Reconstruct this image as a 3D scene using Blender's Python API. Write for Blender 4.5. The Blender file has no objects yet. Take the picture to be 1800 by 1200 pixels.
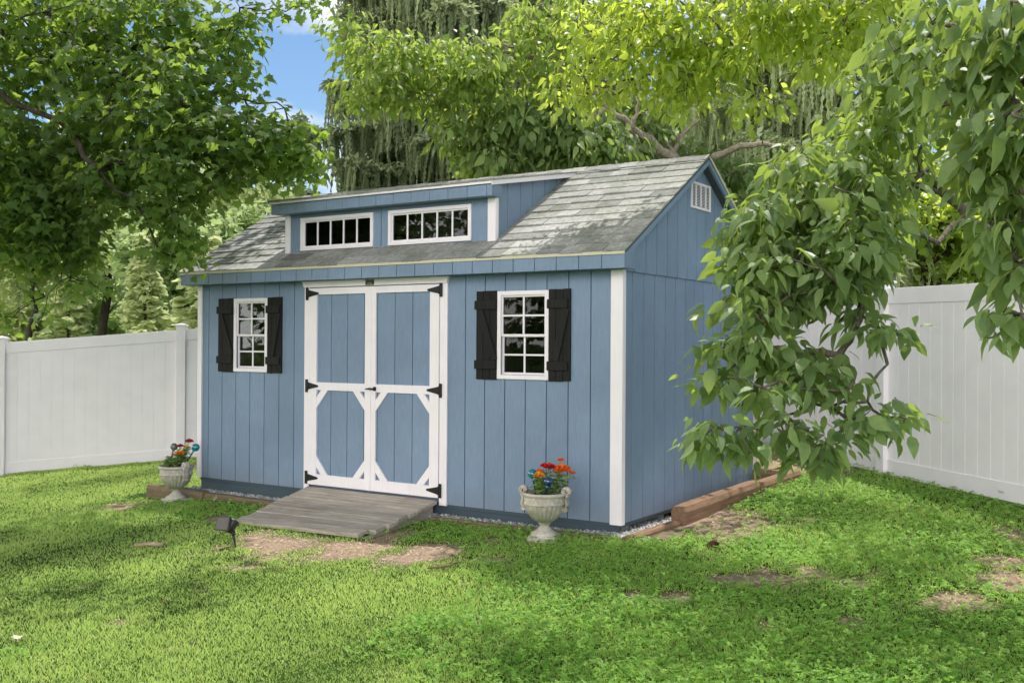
import bpy, math, random
import numpy as np
from mathutils import Vector, Matrix
random.seed(7)
RNG = np.random.default_rng(11)
F = 0.3048                                   # all building dimensions below are in feet
sc = bpy.context.scene
COL = sc.collection

# ------------------------------------------------------------------ camera (feet, shed frame)
CAM = np.array([12.125, -23.442, 4.537]); YAW = -0.583; PIT = 0.003; ROL = 0.006; FPX = 1817.25
_fw = np.array([math.sin(YAW)*math.cos(PIT), math.cos(YAW)*math.cos(PIT), math.sin(PIT)])
_r = np.array([math.cos(YAW), -math.sin(YAW), 0.0]); _u = np.cross(_r, _fw)
RT = _r*math.cos(ROL)+_u*math.sin(ROL); UP = -_r*math.sin(ROL)+_u*math.cos(ROL); FW = _fw

def P(px, py, d):                            # a survey bearing plus a distance in feet -> a place
    return CAM + (FW + RT*((px-900)/FPX) - UP*((py-600)/FPX))*d

def g(x, y):                                 # height of the lawn, feet
    x = np.asarray(x, float); y = np.asarray(y, float)
    bx = np.where(x > 0, .01*x, np.where(x > -14, .018*x, -.252+(x+14)*.063))
    bx = np.maximum(bx, -2.2)
    cy = np.where(y > 0, .062*np.minimum(y, 22), .07*y)
    cy = np.maximum(cy, -3)
    w = .03*np.sin(x*.9+1)*np.cos(y*.7)+.02*np.sin(x*2.1+y*1.7)
    near = np.clip(np.maximum(np.abs(x+8)-9, np.abs(y-4.5)-6)/3, 0, 1)
    return -.25+bx+cy+w*near

def onG(px, py):
    d = FW + RT*((px-900)/FPX) - UP*((py-600)/FPX)
    t = 8.0
    while t < 90:
        p = CAM+d*t
        if p[2] < float(g(p[0], p[1])): break
        t += .03
    return p, t

# ------------------------------------------------------------------ object helpers
def tag(o, label=None, cat=None, group=None, kind=None):
    if label: o['label'] = label
    if cat: o['category'] = cat
    if group: o['group'] = group
    if kind: o['kind'] = kind
    return o

def empty(name, loc, label=None, cat=None, group=None, rz=0):
    o = bpy.data.objects.new(name, None); COL.objects.link(o)
    o.location = [c*F for c in loc]; o.rotation_euler = (0, 0, rz)
    o.empty_display_size = .1
    return tag(o, label, cat, group)

def wloc(o):
    v = Vector((0, 0, 0))
    while o is not None:
        v = v + Vector(o.location); o = o.parent
    return v

class MB:
    def __init__(s): s.v = []; s.f = []; s.c = []; s.sm = []; s.parts = []; s.fparts = []
    def add(s, vs, fs, c=0.5, smooth=False):
        b = len(s.v); b2 = len(s.f); s.v += [tuple(map(float, v)) for v in vs]
        for f in fs: s.f.append([b+i for i in f]); s.c.append(c); s.sm.append(smooth)
        s.parts.append((b, len(s.v))); s.fparts.append((b2, len(s.f)))
    def box(s, x0, x1, y0, y1, z0, z1, c=.5):
        s.hexa([(x0,y0,z0),(x1,y0,z0),(x1,y1,z0),(x0,y1,z0),(x0,y0,z1),(x1,y0,z1),(x1,y1,z1),(x0,y1,z1)], c)
    def hexa(s, v, c=.5):
        s.add(v, [(0,3,2,1),(4,5,6,7),(0,1,5,4),(1,2,6,5),(2,3,7,6),(3,0,4,7)], c)
    def prism_y(s, poly, y0, y1, c=.5):      # poly of (x,z)
        n = len(poly)
        v = [(x, y0, z) for x, z in poly]+[(x, y1, z) for x, z in poly]
        s.add(v, [list(range(n)), list(range(2*n-1, n-1, -1))]+[(i, i+n, (i+1) % n+n, (i+1) % n) for i in range(n)], c)
    def prism_x(s, poly, x0, x1, c=.5):      # poly of (y,z)
        n = len(poly)
        v = [(x0, y, z) for y, z in poly]+[(x1, y, z) for y, z in poly]
        s.add(v, [list(range(n)), list(range(2*n-1, n-1, -1))]+[(i, i+n, (i+1) % n+n, (i+1) % n) for i in range(n)], c)
    def beam(s, p0, p1, w, h, up=(0, 0, 1), c=.5):
        p0 = np.array(p0, float); p1 = np.array(p1, float); d = p1-p0; d /= np.linalg.norm(d)
        u = np.array(up, float); sd = np.cross(d, u); sd /= np.linalg.norm(sd); u = np.cross(sd, d)
        a = sd*w/2; b = u*h/2
        s.hexa([p0-a-b, p0+a-b, p1+a-b, p1-a-b, p0-a+b, p0+a+b, p1+a+b, p1-a+b], c)
    def tube(s, pts, rad, n=6, c=.5, cap=True):
        pts = [np.array(p, float) for p in pts]; rings = []
        ref = np.array((0.31, .17, .94))
        for i, p in enumerate(pts):
            d = pts[min(i+1, len(pts)-1)]-pts[max(i-1, 0)]; d = d/(np.linalg.norm(d)+1e-9)
            a = np.cross(d, ref); a /= np.linalg.norm(a)+1e-9; b = np.cross(d, a)
            rings.append([p+rad[i]*(a*math.cos(2*math.pi*k/n)+b*math.sin(2*math.pi*k/n)) for k in range(n)])
        v = [q for r in rings for q in r]; f = []
        for i in range(len(pts)-1):
            for k in range(n): f.append((i*n+k, i*n+(k+1) % n, (i+1)*n+(k+1) % n, (i+1)*n+k))
        if cap: f += [list(range(n))[::-1], [(len(pts)-1)*n+k for k in range(n)]]
        s.add(v, f, c, True)
    def lathe(s, prof, cx, cy, n=40, fn=None, c=.5):
        v = []; f = []
        for i, (r, z) in enumerate(prof):
            for k in range(n):
                a = 2*math.pi*k/n; rr = r if fn is None else fn(r, z, a, i)
                v.append((cx+rr*math.cos(a), cy+rr*math.sin(a), z))
        for i in range(len(prof)-1):
            for k in range(n): f.append((i*n+k, i*n+(k+1) % n, (i+1)*n+(k+1) % n, (i+1)*n+k))
        s.add(v, f, c, True)
    def sphere(s, c0, r, n=16, m=10, c=.5, sq=(1, 1, 1)):
        v = []; f = []
        for i in range(m+1):
            t = math.pi*i/m
            for k in range(n):
                a = 2*math.pi*k/n
                v.append((c0[0]+r*sq[0]*math.sin(t)*math.cos(a), c0[1]+r*sq[1]*math.sin(t)*math.sin(a), c0[2]+r*sq[2]*math.cos(t)))
        for i in range(m):
            for k in range(n): f.append((i*n+k, (i+1)*n+k, (i+1)*n+(k+1) % n, i*n+(k+1) % n))
        s.add(v, f, c, True)
    def each(s, name, mat, parent=None, bevel=0):
        for i in range(len(s.parts)):
            a, b = s.parts[i]; c, d = s.fparts[i]
            m = MB(); m.add(s.v[a:b], [[q-a for q in f] for f in s.f[c:d]], s.c[c], s.sm[c]); m.build(name, mat, parent, bevel)
    def build(s, name, mat, parent=None, bevel=0, origin=None):
        me = bpy.data.meshes.new(name)
        if parent is not None: o3 = wloc(parent)
        elif origin is not None: o3 = Vector([c*F for c in origin])
        else: o3 = Vector((0, 0, 0))
        vs = [(x*F-o3.x, y*F-o3.y, z*F-o3.z) for x, y, z in s.v]
        me.from_pydata(vs, [], s.f)
        me.polygons.foreach_set('use_smooth', s.sm)
        at = me.attributes.new('tone', 'FLOAT', 'FACE'); at.data.foreach_set('value', s.c)
        me.materials.append(mat); me.update()
        import bmesh
        bm = bmesh.new(); bm.from_mesh(me); bmesh.ops.recalc_face_normals(bm, faces=bm.faces); bm.to_mesh(me); bm.free()
        o = bpy.data.objects.new(name, me); COL.objects.link(o)
        if parent is not None: o.parent = parent
        else: o.location = o3
        if bevel:
            m = o.modifiers.new('edge', 'BEVEL'); m.width = bevel*F; m.segments = 2; m.limit_method = 'ANGLE'; m.angle_limit = math.radians(40)
        return o

def fastmesh(name, verts, faces, mat, parent=None, attrs=None, smooth=True, origin=(0, 0, 0)):
    """verts Nx3 feet, faces Mxk (k=3 or 4) int array, attrs dict name->per-vertex float"""
    me = bpy.data.meshes.new(name)
    o3 = np.array(wloc(parent)) if parent is not None else np.array(origin)*F
    v = (np.asarray(verts)*F-o3).astype(np.float32)
    faces = np.asarray(faces, np.int32); k = faces.shape[1]
    me.vertices.add(len(v)); me.vertices.foreach_set('co', v.ravel())
    me.loops.add(faces.size); me.loops.foreach_set('vertex_index', faces.ravel())
    me.polygons.add(len(faces))
    me.polygons.foreach_set('loop_start', np.arange(0, faces.size, k, dtype=np.int32))
    me.polygons.foreach_set('loop_total', np.full(len(faces), k, np.int32))
    me.polygons.foreach_set('use_smooth', np.full(len(faces), smooth, bool))
    for n, a in (attrs or {}).items():
        at = me.attributes.new(n, 'FLOAT', 'POINT'); at.data.foreach_set('value', np.asarray(a, np.float32))
    me.materials.append(mat); me.update(calc_edges=True)
    o = bpy.data.objects.new(name, me); COL.objects.link(o)
    if parent is not None: o.parent = parent
    else: o.location = o3
    return o

# ------------------------------------------------------------------ materials
class NT:
    def __init__(s, name):
        s.m = bpy.data.materials.new(name); s.m.use_nodes = True; s.t = s.m.node_tree
        s.b = s.t.nodes['Principled BSDF']; s.o = s.t.nodes['Material Output']
    def n(s, typ, **kw):
        nd = s.t.nodes.new(typ)
        for k, v in kw.items():
            if k.startswith('_'): setattr(nd, k[1:], v)
            else:
                key = k.replace('__', ' ')
                nd.inputs[int(key[1:]) if key[0] == 'i' and key[1:].isdigit() else key].default_value = v
        return nd
    def l(s, a, b): s.t.links.new(a, b)
    def coord(s, scale=(1, 1, 1), kind='Object'):
        tc = s.n('ShaderNodeTexCoord'); mp = s.n('ShaderNodeMapping'); mp.inputs['Scale'].default_value = scale
        s.l(tc.outputs[kind], mp.inputs['Vector']); return mp.outputs['Vector']
    def noise(s, vec, scale, detail=4, rough=.55, dist=0):
        nd = s.n('ShaderNodeTexNoise', Scale=scale, Detail=detail, Roughness=rough, Distortion=dist)
        s.l(vec, nd.inputs['Vector']); return nd.outputs['Fac']
    def ramp(s, fac, stops, interp='LINEAR'):
        r = s.n('ShaderNodeValToRGB'); r.color_ramp.interpolation = interp
        e = r.color_ramp.elements
        while len(e) < len(stops): e.new(.5)
        for i, (p, c) in enumerate(stops): e[i].position = p; e[i].color = (*c, 1) if len(c) == 3 else c
        s.l(fac, r.inputs['Fac']); return r.outputs['Color']
    def mix(s, a, b, fac, typ='MIX'):
        m = s.n('ShaderNodeMix', _data_type='RGBA', _blend_type=typ)
        for v, i in ((a, 6), (b, 7)):
            if isinstance(v, (tuple, list)): m.inputs[i].default_value = (*v, 1)
            else: s.l(v, m.inputs[i])
        if isinstance(fac, (int, float)): m.inputs[0].default_value = fac
        else: s.l(fac, m.inputs[0])
        return m.outputs[2]
    def math(s, op, a, b=None):
        m = s.n('ShaderNodeMath', _operation=op)
        for i, v in enumerate((a, b)):
            if v is None: continue
            if isinstance(v, (int, float)): m.inputs[i].default_value = v
            else: s.l(v, m.inputs[i])
        return m.outputs[0]
    def attr(s, name):
        a = s.n('ShaderNodeAttribute'); a.attribute_name = name; return a.outputs['Fac']
    def bump(s, h, strength=.3, dist=.01):
        b = s.n('ShaderNodeBump', Strength=strength, Distance=dist); s.l(h, b.inputs['Height']); s.l(b.outputs['Normal'], s.b.inputs['Normal'])
    def set(s, col=None, rough=.6, metal=0, spec=.5):
        if col is not None:
            if isinstance(col, tuple): s.b.inputs['Base Color'].default_value = (*col, 1)
            else: s.l(col, s.b.inputs['Base Color'])
        if isinstance(rough, (int, float)): s.b.inputs['Roughness'].default_value = rough
        else: s.l(rough, s.b.inputs['Roughness'])
        s.b.inputs['Metallic'].default_value = metal; s.b.inputs['Specular IOR Level'].default_value = spec
        return s.m

def m_siding(name, base, side=False):
    t = NT(name)
    v = t.coord((1, 1, 1)); fine = t.coord((3, 3, 60)); gr = t.coord((14, 14, 1.2))
    n1 = t.noise(v, 1.3, 5); n2 = t.noise(fine, 7, 3, .6); n3 = t.noise(gr, 6, 3)
    b = np.array(base)
    c = t.ramp(n1, [(.3, tuple(b*.88)), (.55, tuple(b)), (.75, tuple(b*1.1+.004))])
    c = t.mix(c, t.ramp(n3, [(.3, (.8, .8, .8)), (.6, (1, 1, 1))]), .6, 'MULTIPLY')
    c = t.mix(c, t.ramp(n2, [(.35, (.88, .89, .9)), (.6, (1, 1, 1))]), .4, 'MULTIPLY')
    tone = t.attr('tone')
    c = t.mix(c, t.ramp(tone, [(0, (.9, .91, .9)), (1, (1.08, 1.08, 1.1))]), 1, 'MULTIPLY')
    # dust and splash near the bottom of the boards, weathering
    tc = t.n('ShaderNodeTexCoord'); sp = t.n('ShaderNodeSeparateXYZ'); t.l(tc.outputs['Object'], sp.inputs[0])
    low = t.math('MULTIPLY', t.ramp(t.math('ADD', sp.outputs['Z'], t.math('MULTIPLY', n1, .25)), [(.12, (1, 1, 1)), (.32, (0, 0, 0))]), .35)
    c = t.mix(c, (.22, .2, .17), t.math('MULTIPLY', low, .6))
    m = t.set(c, .62, 0, .35)
    t.bump(t.math('ADD', t.math('MULTIPLY', n2, 1.0), t.math('MULTIPLY', n3, .5)), .5, .004)
    return m

def m_paint(name, base, rough=.5, dirt=.25, streak=(20, 20, 1)):
    t = NT(name); v = t.coord(); s = t.coord(streak)
    n1 = t.noise(v, 4, 6); n2 = t.noise(s, 5, 4)
    b = np.array(base)
    c = t.ramp(n1, [(.3, tuple(b*.95)), (.6, tuple(b))])
    c = t.mix(c, tuple(b*np.array((.72, .7, .64))), t.math('MULTIPLY', t.ramp(n2, [(.5, (0, 0, 0)), (.8, (1, 1, 1))]), dirt))
    m = t.set(c, rough, 0, .4); t.bump(n2, .15, .003); return m

def m_wood(name, a, b, scale=(1, 1, 1), rough=.8, axis='x', moss=0):
    t = NT(name)
    st = {'x': (1.2, 22, 22), 'y': (22, 1.2, 22), 'z': (22, 22, 1.2)}[axis]
    s = t.coord(st); v = t.coord()
    n1 = t.noise(s, 2.2, 6, .65, .6); n2 = t.noise(v, 3, 4); n3 = t.noise(v, 14, 5, .6)
    c = t.ramp(n1, [(.3, a), (.7, b)])
    c = t.mix(c, t.ramp(t.attr('tone'), [(0, (.75, .75, .77)), (1, (1.2, 1.17, 1.15))]), 1, 'MULTIPLY')
    c = t.mix(c, t.ramp(n2, [(.35, (.75, .74, .72)), (.65, (1, 1, 1))]), .7, 'MULTIPLY')
    if moss: c = t.mix(c, (.09, .13, .03), t.math('MULTIPLY', t.ramp(n3, [(.45, (0, 0, 0)), (.7, (1, 1, 1))]), moss))
    m = t.set(c, rough, 0, .25); t.bump(n1, .5, .004); return m

def m_plain(name, c, rough=.5, metal=0, spec=.5, var=.15, sc_=12):
    t = NT(name); n = t.noise(t.coord(), sc_, 4); b = np.array(c)
    return t.set(t.ramp(n, [(.3, tuple(b*(1-var))), (.7, tuple(np.minimum(b*(1+var), 1)))]), rough, metal, spec)

def m_leaf(name, dark, light, trans, tw=.45, rough=.42, spec=.45, vein=True):
    t = NT(name); t.t.nodes.remove(t.b)
    k = t.attr('tone')
    v = t.coord(); n = t.noise(v, 1.1, 3)
    kk = t.math('ADD', t.math('MULTIPLY', k, .75), t.math('MULTIPLY', n, .5))
    c = t.ramp(kk, [(.2, dark), (.95, light)])
    d = np.array(trans)
    ct = t.ramp(kk, [(.2, tuple(d*.7)), (.95, tuple(np.minimum(d*1.25, .95)))])
    n2 = t.noise(v, 45, 3)
    c = t.mix(c, t.ramp(n2, [(.3, (.78, .8, .75)), (.7, (1.1, 1.1, 1.05))]), .8, 'MULTIPLY')
    df = t.n('ShaderNodeBsdfDiffuse', Roughness=.6); t.l(c, df.inputs['Color'])
    tr = t.n('ShaderNodeBsdfTranslucent'); t.l(ct, tr.inputs['Color'])
    mx = t.n('ShaderNodeMixShader'); mx.inputs[0].default_value = tw
    t.l(df.outputs[0], mx.inputs[1]); t.l(tr.outputs[0], mx.inputs[2])
    gl = t.n('ShaderNodeBsdfGlossy', Roughness=rough); gl.inputs['Color'].default_value = (1, 1, 1, 1)
    fr = t.n('ShaderNodeFresnel', IOR=1.42)
    m2 = t.n('ShaderNodeMixShader'); t.l(t.math('MINIMUM', t.math('MULTIPLY', fr.outputs[0], spec*1.3), .09), m2.inputs[0])
    t.l(mx.outputs[0], m2.inputs[1]); t.l(gl.outputs[0], m2.inputs[2])
    if vein:
        bp = t.n('ShaderNodeBump', Strength=.35, Distance=.01); t.l(n2, bp.inputs['Height'])
        t.l(bp.outputs[0], df.inputs['Normal']); t.l(bp.outputs[0], gl.inputs['Normal'])
    t.l(m2.outputs[0], t.o.inputs['Surface']); return t.m

def m_bark(name, a, b):
    t = NT(name); v = t.coord(); n1 = t.noise(v, 9, 6, .7); n2 = t.noise(t.coord((14, 14, 3)), 4, 5, .6)
    c = t.ramp(n2, [(.3, a), (.7, b)]); c = t.mix(c, t.ramp(n1, [(.3, (.6, .6, .6)), (.7, (1.15, 1.15, 1.1))]), 1, 'MULTIPLY')
    m = t.set(c, .9, 0, .15); t.bump(n2, .9, .02); return m

def m_glass(name, tint=(.36, .38, .37), k=.42):
    t = NT(name); t.t.nodes.remove(t.b)
    tr = t.n('ShaderNodeBsdfTransparent'); tr.inputs[0].default_value = (*tint, 1)
    gl = t.n('ShaderNodeBsdfGlossy', Roughness=.015)
    n = t.noise(t.coord(), 2.5, 2); bp = t.n('ShaderNodeBump', Strength=.06, Distance=.02); t.l(n, bp.inputs['Height']); t.l(bp.outputs[0], gl.inputs['Normal'])
    fr = t.n('ShaderNodeFresnel', IOR=1.6)
    mx = t.n('ShaderNodeMixShader'); t.l(t.math('MULTIPLY', fr.outputs[0], k), mx.inputs[0])
    t.l(tr.outputs[0], mx.inputs[1]); t.l(gl.outputs[0], mx.inputs[2]); t.l(mx.outputs[0], t.o.inputs['Surface']); return t.m

BLUE = (.222, .306, .43)
M = dict(
    siding=m_siding('blue_siding', BLUE), white=m_paint('white_trim', (.90, .85, .89), .5, .3),
    vinyl=m_paint('white_vinyl', (.95, .90, .95), .35, .0, (6, 6, .5)),
    skirt=m_paint('dark_skirt', (.055, .085, .105), .7, .3), drip=m_paint('cream_drip_edge', (.62, .58, .42), .5, .3),
    soffit=m_plain('soffit', (.07, .09, .11), .8), black=m_wood('black_stain', (.008, .008, .008), (.022, .021, .02), axis='z', rough=.75),
    iron=m_plain('black_iron', (.012, .012, .013), .45, .3), glass=m_glass('window_glass'),
    inside=m_plain('dark_interior', (.05, .045, .04), .9), stud=m_wood('raw_stud', (.35, .24, .13), (.5, .36, .2), axis='z'),
    deck=m_wood('weathered_deck', (.31, .275, .235), (.62, .555, .48), axis='x', moss=.12),
    timber=m_wood('landscape_timber', (.17, .105, .065), (.36, .225, .145), axis='y', moss=.15),
    timberx=m_wood('landscape_timber_long', (.15, .11, .07), (.27, .21, .14), axis='x', moss=.5),
    gold=m_plain('gold_print', (.45, .38, .18), .5), plaque=m_plain('black_plaque', (.015, .015, .013), .5),
)
# shingles
t = NT('asphalt_shingle'); v = t.coord(); n1 = t.noise(v, 120, 3, .7); n2 = t.noise(v, 2.2, 5)
c = t.ramp(t.attr('tone'), [(0, (.20, .205, .20)), (.5, (.37, .37, .365)), (1, (.57, .565, .56))])
c = t.mix(c, t.ramp(n1, [(.3, (.6, .6, .6)), (.7, (1.25, 1.25, 1.25))]), .9, 'MULTIPLY')
c = t.mix(c, (.12, .14, .08), t.math('MULTIPLY', t.ramp(n2, [(.42, (0, 0, 0)), (.62, (1, 1, 1))]), .35)); n4 = t.noise(v, 22, 5, .7); c = t.mix(c, t.ramp(n4, [(.35, (.62, .63, .6)), (.65, (1.2, 1.2, 1.18))]), .7, 'MULTIPLY')
M['shingle'] = t.set(c, .92, 0, .15); t.bump(n1, .5, .004)
# concrete of the urns
t = NT('cast_stone'); v = t.coord(); n1 = t.noise(v, 6, 6, .65); n2 = t.noise(v, 60, 4)
c = t.ramp(n1, [(.3, (.40, .36, .31)), (.6, (.62, .58, .51))])
c = t.mix(c, t.ramp(n2, [(.3, (.75, .75, .75)), (.7, (1.1, 1.1, 1.1))]), .8, 'MULTIPLY')
tc = t.n('ShaderNodeTexCoord'); sp = t.n('ShaderNodeSeparateXYZ'); t.l(tc.outputs['Object'], sp.inputs[0])
zz = t.math('ADD', sp.outputs['Z'], t.math('MULTIPLY', n1, .12))
gm = t.ramp(zz, [(.15, (0, 0, 0)), (.2, (1, 1, 1)), (.27, (.5, .5, .5)), (.34, (0, 0, 0))])
c = t.mix(c, (.10, .17, .03), t.math('MULTIPLY', gm, .6))
M['stone'] = t.set(c, .9, 0, .2); t.bump(n2, .5, .003)

# ------------------------------------------------------------------ world, sun, camera
SUN_EL = math.radians(72.5); SUN_AZ = math.radians(8)      # azimuth measured from +Y toward +X
w = bpy.data.worlds.new('World'); sc.world = w; w.use_nodes = True
wt = w.node_tree; bg = wt.nodes['Background']
sky = wt.nodes.new('ShaderNodeTexSky'); sky.sky_type = 'NISHITA'; sky.sun_disc = False
sky.sun_elevation = SUN_EL; sky.sun_rotation = SUN_AZ; sky.ozone_density = 2.0; sky.dust_density = .6
tc = wt.nodes.new('ShaderNodeTexCoord'); mp = wt.nodes.new('ShaderNodeMapping'); mp.inputs['Scale'].default_value = (1, 1, 2.2)
nz = wt.nodes.new('ShaderNodeTexNoise'); nz.inputs['Scale'].default_value = 3.1; nz.inputs['Detail'].default_value = 7; nz.inputs['Roughness'].default_value = .55
rp = wt.nodes.new('ShaderNodeValToRGB'); rp.color_ramp.elements[0].position = .47; rp.color_ramp.elements[1].position = .62
mx = wt.nodes.new('ShaderNodeMix'); mx.data_type = 'RGBA'; 
sepv = wt.nodes.new('ShaderNodeSeparateXYZ'); wt.links.new(tc.outputs['Generated'], sepv.inputs[0])
def wm(op, a, b):
    m = wt.nodes.new('ShaderNodeMath'); m.operation = op
    for i, v in enumerate((a, b)):
        if isinstance(v, (int, float)): m.inputs[i].default_value = v
        else: wt.links.new(v, m.inputs[i])
    return m.outputs[0]
# unseen cloud bank added as fill light for the shaded walls: bright low in the south sky, thin toward the zenith and the north
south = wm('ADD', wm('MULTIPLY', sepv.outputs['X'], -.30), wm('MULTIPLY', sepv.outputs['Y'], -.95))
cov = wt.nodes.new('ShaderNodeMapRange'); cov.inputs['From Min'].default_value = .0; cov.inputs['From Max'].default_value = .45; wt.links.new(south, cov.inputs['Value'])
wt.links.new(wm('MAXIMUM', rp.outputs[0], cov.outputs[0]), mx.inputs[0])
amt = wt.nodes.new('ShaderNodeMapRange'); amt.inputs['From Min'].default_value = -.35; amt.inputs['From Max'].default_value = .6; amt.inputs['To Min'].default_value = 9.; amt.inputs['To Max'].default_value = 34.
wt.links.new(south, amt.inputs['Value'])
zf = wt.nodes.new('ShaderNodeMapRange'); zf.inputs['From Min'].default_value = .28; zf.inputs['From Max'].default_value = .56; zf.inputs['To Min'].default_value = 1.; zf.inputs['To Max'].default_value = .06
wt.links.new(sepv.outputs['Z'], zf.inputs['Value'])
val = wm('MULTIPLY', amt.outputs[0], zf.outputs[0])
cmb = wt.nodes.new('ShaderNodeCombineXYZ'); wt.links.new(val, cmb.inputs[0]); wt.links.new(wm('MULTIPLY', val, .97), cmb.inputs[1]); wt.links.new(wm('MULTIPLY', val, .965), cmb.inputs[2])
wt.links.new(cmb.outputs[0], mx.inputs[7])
wt.links.new(tc.outputs['Generated'], mp.inputs[0]); wt.links.new(mp.outputs[0], nz.inputs[0]); wt.links.new(nz.outputs['Fac'], rp.inputs[0])
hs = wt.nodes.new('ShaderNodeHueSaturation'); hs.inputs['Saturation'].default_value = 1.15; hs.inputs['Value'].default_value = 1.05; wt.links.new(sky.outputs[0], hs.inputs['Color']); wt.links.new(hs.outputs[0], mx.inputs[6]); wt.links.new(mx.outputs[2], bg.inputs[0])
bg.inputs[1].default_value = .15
sl = bpy.data.lights.new('sun', 'SUN'); sl.energy = 5.0; sl.angle = math.radians(.55); sl.color = (1, .95, .87)
so = bpy.data.objects.new('sun', sl); COL.objects.link(so)
sd = Vector((math.sin(SUN_AZ)*math.cos(SUN_EL), math.cos(SUN_AZ)*math.cos(SUN_EL), math.sin(SUN_EL)))
so.rotation_euler = sd.to_track_quat('Z', 'Y').to_euler(); so.location = sd*60

cd = bpy.data.cameras.new('camera'); co = bpy.data.objects.new('camera', cd); COL.objects.link(co)
mw = Matrix(((RT[0], UP[0], -FW[0], CAM[0]*F), (RT[1], UP[1], -FW[1], CAM[1]*F), (RT[2], UP[2], -FW[2], CAM[2]*F), (0, 0, 0, 1)))
co.matrix_world = mw; cd.sensor_width = 36; cd.lens = FPX/1800*36; cd.clip_end = 3000; cd.clip_start = .05
sc.camera = co
sc.view_settings.view_transform = 'Standard'; sc.view_settings.look = 'None'; sc.view_settings.exposure = 0
sc.render.engine = 'CYCLES'
sc.cycles.max_bounces = 10; sc.cycles.diffuse_bounces = 5; sc.cycles.transmission_bounces = 6; sc.cycles.transparent_max_bounces = 12

# ------------------------------------------------------------------ ground
def dirt_mask(x, y):
    """0 grass .. 1 bare soil, in feet"""
    x = np.asarray(x, float); y = np.asarray(y, float); m = np.zeros_like(x)
    for (px, py, rx, ry, s) in DIRT:
        c, t_ = onG(px, py)
        dx = (x-c[0])*RT[0]+(y-c[1])*RT[1]; dy = (x-c[0])*FW[0]+(y-c[1])*FW[1]
        a = rx*t_/FPX; b = ry*t_*t_/(FPX*5.2)
        m = np.maximum(m, s*np.exp(-((dx/a)**2+(dy/b)**2)))
    return m
DIRT = [(560, 962, 170, 10, .75), (700, 968, 170, 10, .75), (500, 958, 90, 14, 1.1), (620, 968, 130, 15, 1.15), (760, 972, 110, 14, 1.1), (690, 940, 70, 10, .9), (860, 982, 60, 9, .8), (430, 995, 40, 8, .75), (450, 945, 40, 10, 1.0),
        (1250, 915, 100, 26, 1.3), (1185, 935, 40, 12, .9), (1320, 1021, 60, 15, 1.25), (1679, 1062, 80, 16, 1.3), (1780, 1020, 70, 18, 1.4), (1760, 985, 50, 12, 1.2), (1796, 950, 34, 18, 1.2),
        (1437, 1005, 38, 11, 1.05), (1496, 1024, 40, 9, 1.0), (1192, 1047, 38, 8, .95), (1492, 1093, 26, 10, 1.05), (1350, 1100, 26, 8, .95), (1110, 1048, 26, 8, .85), (1278, 1076, 26, 7, .9),
        (205, 893, 46, 8, 1.1), (212, 1092, 24, 10, .85), (860, 922, 50, 9, .8), (380, 912, 22, 6, .9), (930, 948, 50, 10, .8),
        (1380, 810, 90, 22, 1.4), (1450, 800, 60, 8, 1.0), (1640, 850, 60, 5, .7), (1600, 1130, 24, 7, .8)]
def hnoise(x, y, s, seed=0):
    """cheap smooth value noise"""
    r = np.random.default_rng(seed); T = r.random((64, 64))
    u = np.asarray(x)*s; v_ = np.asarray(y)*s; i = np.floor(u).astype(int); j = np.floor(v_).astype(int); fu = u-i; fv = v_-j
    fu = fu*fu*(3-2*fu); fv = fv*fv*(3-2*fv)
    a = T[i % 64, j % 64]; b = T[(i+1) % 64, j % 64]; c = T[i % 64, (j+1) % 64]; d = T[(i+1) % 64, (j+1) % 64]
    return (a*(1-fu)+b*fu)*(1-fv)+(c*(1-fu)+d*fu)*fv
def bare(x, y):
    n = hnoise(x, y, 1.1, 3)*.5+hnoise(x, y, 2.9, 4)*.3+hnoise(x, y, 7., 5)*.2
    base = dirt_mask(x, y)
    k = base*1.1+(n-.5)*1.7
    return np.clip((k-.30)/.75, 0, 1)*(base > .03)+np.clip((n-.75)/.08, 0, 1)*.5

t = NT('lawn_soil'); v = t.coord(); n1 = t.noise(v, 2.5, 6, .6); n2 = t.noise(v, 40, 5, .7); n3 = t.noise(v, 150, 3, .7)
soil = t.ramp(n2, [(.3, (.27, .185, .135)), (.55, (.42, .31, .235)), (.75, (.56, .44, .33))])
gr = t.ramp(n2, [(.3, (.02, .045, .006)), (.7, (.06, .12, .02))])
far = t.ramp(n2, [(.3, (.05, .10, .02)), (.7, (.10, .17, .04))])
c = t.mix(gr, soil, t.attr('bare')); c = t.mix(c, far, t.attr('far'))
t.set(c, .95, 0, .1); t.bump(t.math('ADD', n2, n3), .8, .015); M['ground'] = t.m

def axis_lines(lo, hi, step, far):
    a = list(np.arange(lo, hi+1e-6, step)); s = step; x = hi
    while x < far: s *= 1.35; x += s; a.append(x)
    s = step; x = lo
    while x > -far: s *= 1.35; x -= s; a.insert(0, x)
    return np.array(a)
gx = axis_lines(-36, 20, .17, 2500); gy = axis_lines(-18, 18, .17, 2500)
X, Y = np.meshgrid(gx, gy); Z = g(X, Y)
inn = (np.abs(X) < 60) & (np.abs(Y) < 60)
B = bare(X, Y)*inn
Z = Z+inn*(.02*hnoise(X, Y, 2.3, 8)-.01)-.02*B
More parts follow.
